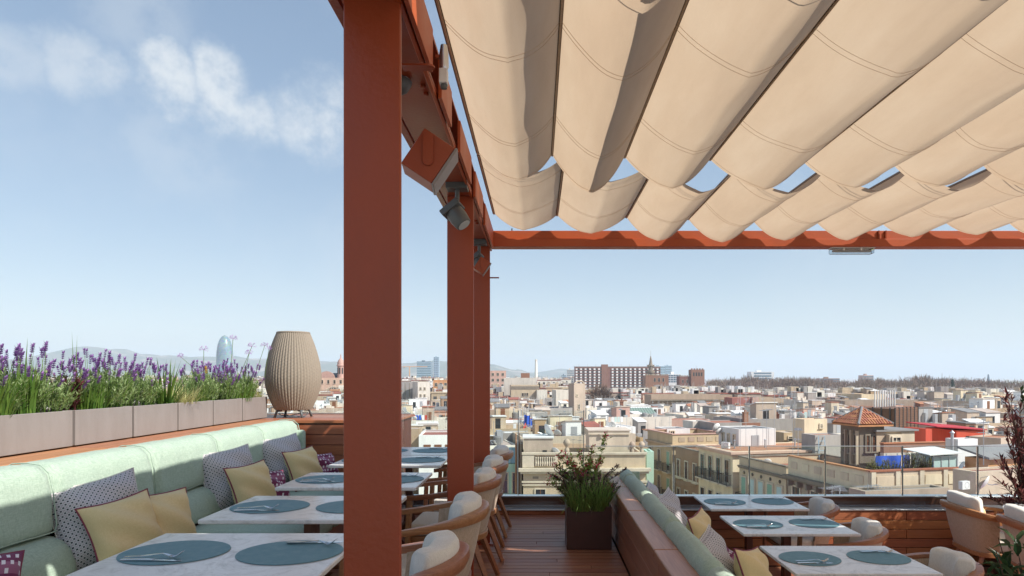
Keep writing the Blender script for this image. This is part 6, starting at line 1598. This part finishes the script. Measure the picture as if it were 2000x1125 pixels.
        n = max(1, int(D / 2.8))
        for k in range(n):
            if frnd.random() < .6: window(t, (-.004, (k + .5) * D / n, -par - 2.6), R(-90), .8, 1.4, 'wood')
    else:
        s = MB(); n = max(2, int(W / 2.6))
        for fl in range(2):
            for k in range(n):
                if frnd.random() < .7: x = (k + .3) * W / n; s.box(x, x + .9, -.03, -.003, -par - 2.4 - fl * 3.1, -par - 1.0 - fl * 3.1)
        if s.v: stuff(s.build('windows', 'pane', t))
        if frnd.random() < .3: dish(t, (frnd.uniform(.5, W - .5), .5, .3), frnd.uniform(90, 220), 1.1); feats.append('dish')
    size = 'wide' if W > 1.15 * D else 'narrow' if W < .85 * D else 'square'
    t['label'] = f"{depth} {size} {CN[wc]} house, {RN[rc]} roof, {feats[0]}{', dish' if len(feats) > 1 else ''}, {zone}"
    FILL.append((px, Y, t))
# everything beyond: one mass of roofs
groups_ = {}
for px, Y, t in FILL: groups_.setdefault(t['label'], []).append((px, Y, t))
for lb, ts in groups_.items():
    if len(ts) > 1:
        ts.sort(key=lambda q: q[0]); names = ['left', 'right'] if len(ts) == 2 else ['leftmost', 'middle', 'rightmost'] if len(ts) == 3 else ['leftmost', 'second', 'third', 'fourth', 'fifth', 'sixth']
        for (a_, b_, t), nm in zip(ts, names): t['label'] = f'{nm} {lb}'
for px, Y, t in FILL:
    if len(t['label'].split()) > 16: t['label'] = t['label'].replace(', dish', '').replace('mid-distance ', 'middle ')
    if len(t['label'].split()) > 16: t['label'] = ' '.join(t['label'].replace(' roof rooms', ' rooms').split()[:16])
srnd = random.Random(4)
for _ in range(4600):
    Y = YEND * (1900 / YEND) ** srnd.random(); px = srnd.uniform(-120, 2120)
    X = (px - VX) * Y / F
    if px > 1280 and Y > (470 if px > 1385 else 560): continue
    if px > 1140 and Y > 600 and srnd.random() < .55: continue
    sz = min(1, .35 + Y / 900); W, D = srnd.uniform(7, 22) * sz, srnd.uniform(7, 20) * sz; top = EYE - srnd.uniform(5.5, 12)
    if px > 1280: top = min(top, EYE - (33 if px > 1385 else 18) * Y / F)
    if Y > 500: top += srnd.uniform(0, 5) if px < 1120 else 0
    if any((X + W / 2 - hx) ** 2 + (Y + D / 2 - hy) ** 2 < (hr + W * .5) ** 2 for hx, hy, hr in HEROES): continue
    lm = lim(X, Y, W)
    if lm > 20: top = min(top, EYE - lm * Y / F - 1.5)
    if top < GROUND + 8: continue
    k = srnd.choice(['wall_white', 'wall_offwhite', 'wall_offwhite', 'wall_beige', 'wall_pink', 'wall_tan', 'wall_grey'])
    farstuff[k].box(X, X + W, Y, Y + D, GROUND, top); farstuff['roof_terracotta' if srnd.random() < .6 else k].box(X - .2, X + W + .2, Y - .2, Y + D + .2, top + .02, top + .5)
    for j in range(2):
        w2 = srnd.uniform(1.5, 5) * sz; x2 = X + srnd.uniform(0, W - w2); farstuff[srnd.choice(['wall_white', 'wall_offwhite', 'wall_tan', 'wall_grey'])].box(x2, x2 + w2, Y + 1, Y + 5, top + .51, top + srnd.uniform(1.5, 3.2))
    for j in range(3):
        xm, hm = X + srnd.uniform(0, W), srnd.uniform(2, 4.2); farstuff['wall_grey'].box(xm, xm + .03 + Y * .00022, Y + 2, Y + 2.1, top + .5, top + .5 + hm)
    for fl in range(2):
        for c in range(int(W / 4)): farstuff['pane'].box(X + 1 + c * 4, X + 2.4 + c * 4, Y - .15, Y - .02, top - 3.2 - fl * 3.2, top - 1.4 - fl * 3.2)
for k, mb in farstuff.items():
    if mb.v:
        o = stuff(mb.build('distant_roofs', k)); tag(o, {'pane': 'dark windows of the distant roofs below the horizon', 'roof_terracotta': 'red tops of the distant roofs below the horizon'}.get(k, f"{k[5:]} walls of the distant roofs below the horizon"), 'roofs')

# ------------------------------------------------------------------ bare park trees
def bare_tree(mb_tw, mb_tr, x, y, z0, h, rad, r, n=120):
    mb_tr.tube([(x, y, z0), (x + r.uniform(-.3, .3), y, z0 + h * .55)], [h * .02, h * .012], 5, False)
    c = Vector((x, y, z0 + h * .62))
    for k in range(n):
        dv = rdir(r, -.55); L = rad * r.uniform(.5, 1.05); p1 = c + Vector((dv.x * L, dv.y * L, dv.z * L * (h * .42 / rad))); p0 = c.lerp(p1, r.uniform(.35, .75))
        leafq(mb_tw, p0, p1 - p0, rdir(r, -1), (p1 - p0).length, .35 + .03 * rad)
        p2 = p1 + rdir(r, -.5) * rad * .16; leafq(mb_tw, p0.lerp(p1, .6), p2 - p0, rdir(r, -1), (p2 - p0).length * .6, .3)
r = random.Random(15)
tw, tr = MB(), MB()
for k in range(520):
    px = r.uniform(1385, 2100); d = r.uniform(640, 980)
    yt = 739 + 3 * math.sin(px * .02) + 2 * math.sin(px * .055) + r.uniform(-3, 7)
    top = P(px, yt, d).z
    bare_tree(tw, tr, P(px, 0, d).x, d, GROUND, top - GROUND, r.uniform(6, 10), r, 110)
for k in range(120):
    px = r.uniform(1280, 1400); d = r.uniform(560, 640); bare_tree(tw, tr, P(px, 0, d).x, d, GROUND, P(0, r.uniform(752, 764), d).z - GROUND, 5, r, 40)
o = tag(stuff(tw.build('park_wood', 'bare_twigs')), 'brown mass of leafless park trees along the right horizon', 'trees'); o2 = stuff(tr.build('trunks', 'twig', o))
for k, (px, d, yt, rd, lb) in enumerate(((1172, 380, 752, 8.5, 'large bare brown tree right of the square stone tower'), (1188, 400, 760, 7.5, 'bare brown tree before the long brown slab'), (1095, 400, 750, 7, 'bare brown tree left of the square stone tower'), (1075, 420, 754, 6, 'smaller bare tree farther left of the stone tower'), (640, 260, 768, 4, 'bare brownish tree below the fan shaped arch window'))):
    t = thing('bare_tree', lb, 'tree', (P(px, 0, d).x, d, GROUND), group='bare trees between the roofs'); a, b_ = MB(), MB(); h = P(0, yt, d).z - GROUND
    bare_tree(a, b_, 0, 0, 0, h, rd, r, 700); a.build('crown', 'bare_twigs', t); b_.build('trunk', 'twig', t)
def conifer(label, px, d, yt, rd):
    t = thing('cypress_tree', label, 'tree', (P(px, 0, d).x, d, GROUND)); h = P(0, yt, d).z - GROUND; a = MB()
    for k in range(900):
        f = r.random() ** .7; an = r.uniform(0, 6.28); q = rd * (1.02 - f) * r.uniform(.4, 1.1); p = Vector((q * math.cos(an), q * math.sin(an), h * (.2 + .8 * f))); leafq(a, p, rdir(r, -.6), (0, 0, 1), 1.6, .8)
    a.build('crown', 'leaf_deep', t); MB().tube([(0, 0, 0), (0, 0, h * .9)], [.5, .1], 6).build('trunk', 'twig', t)
conifer('dark green pointed conifer standing before the right treeline', 1860, 620, 742, 6)
conifer('rounded dark green tree behind the grey vent pipes', 1522, 420, 762, 4)

# ------------------------------------------------------------------ air
m, nt_, b = newmat('haze_air')
nt_.nodes.remove(b); pv = N(nt_, 'ShaderNodeVolumePrincipled'); pv.inputs['Color'].default_value = (.74, .87, 1, 1); pv.inputs['Density'].default_value = 1.5e-4; pv.inputs['Anisotropy'].default_value = .0
nt_.links.new(pv.outputs[0], nt_.nodes['Material Output'].inputs['Volume'])
stuff(MB().box(-17000, 17000, -500, 15000, GROUND - 6, 420).build('haze', 'haze_air'))
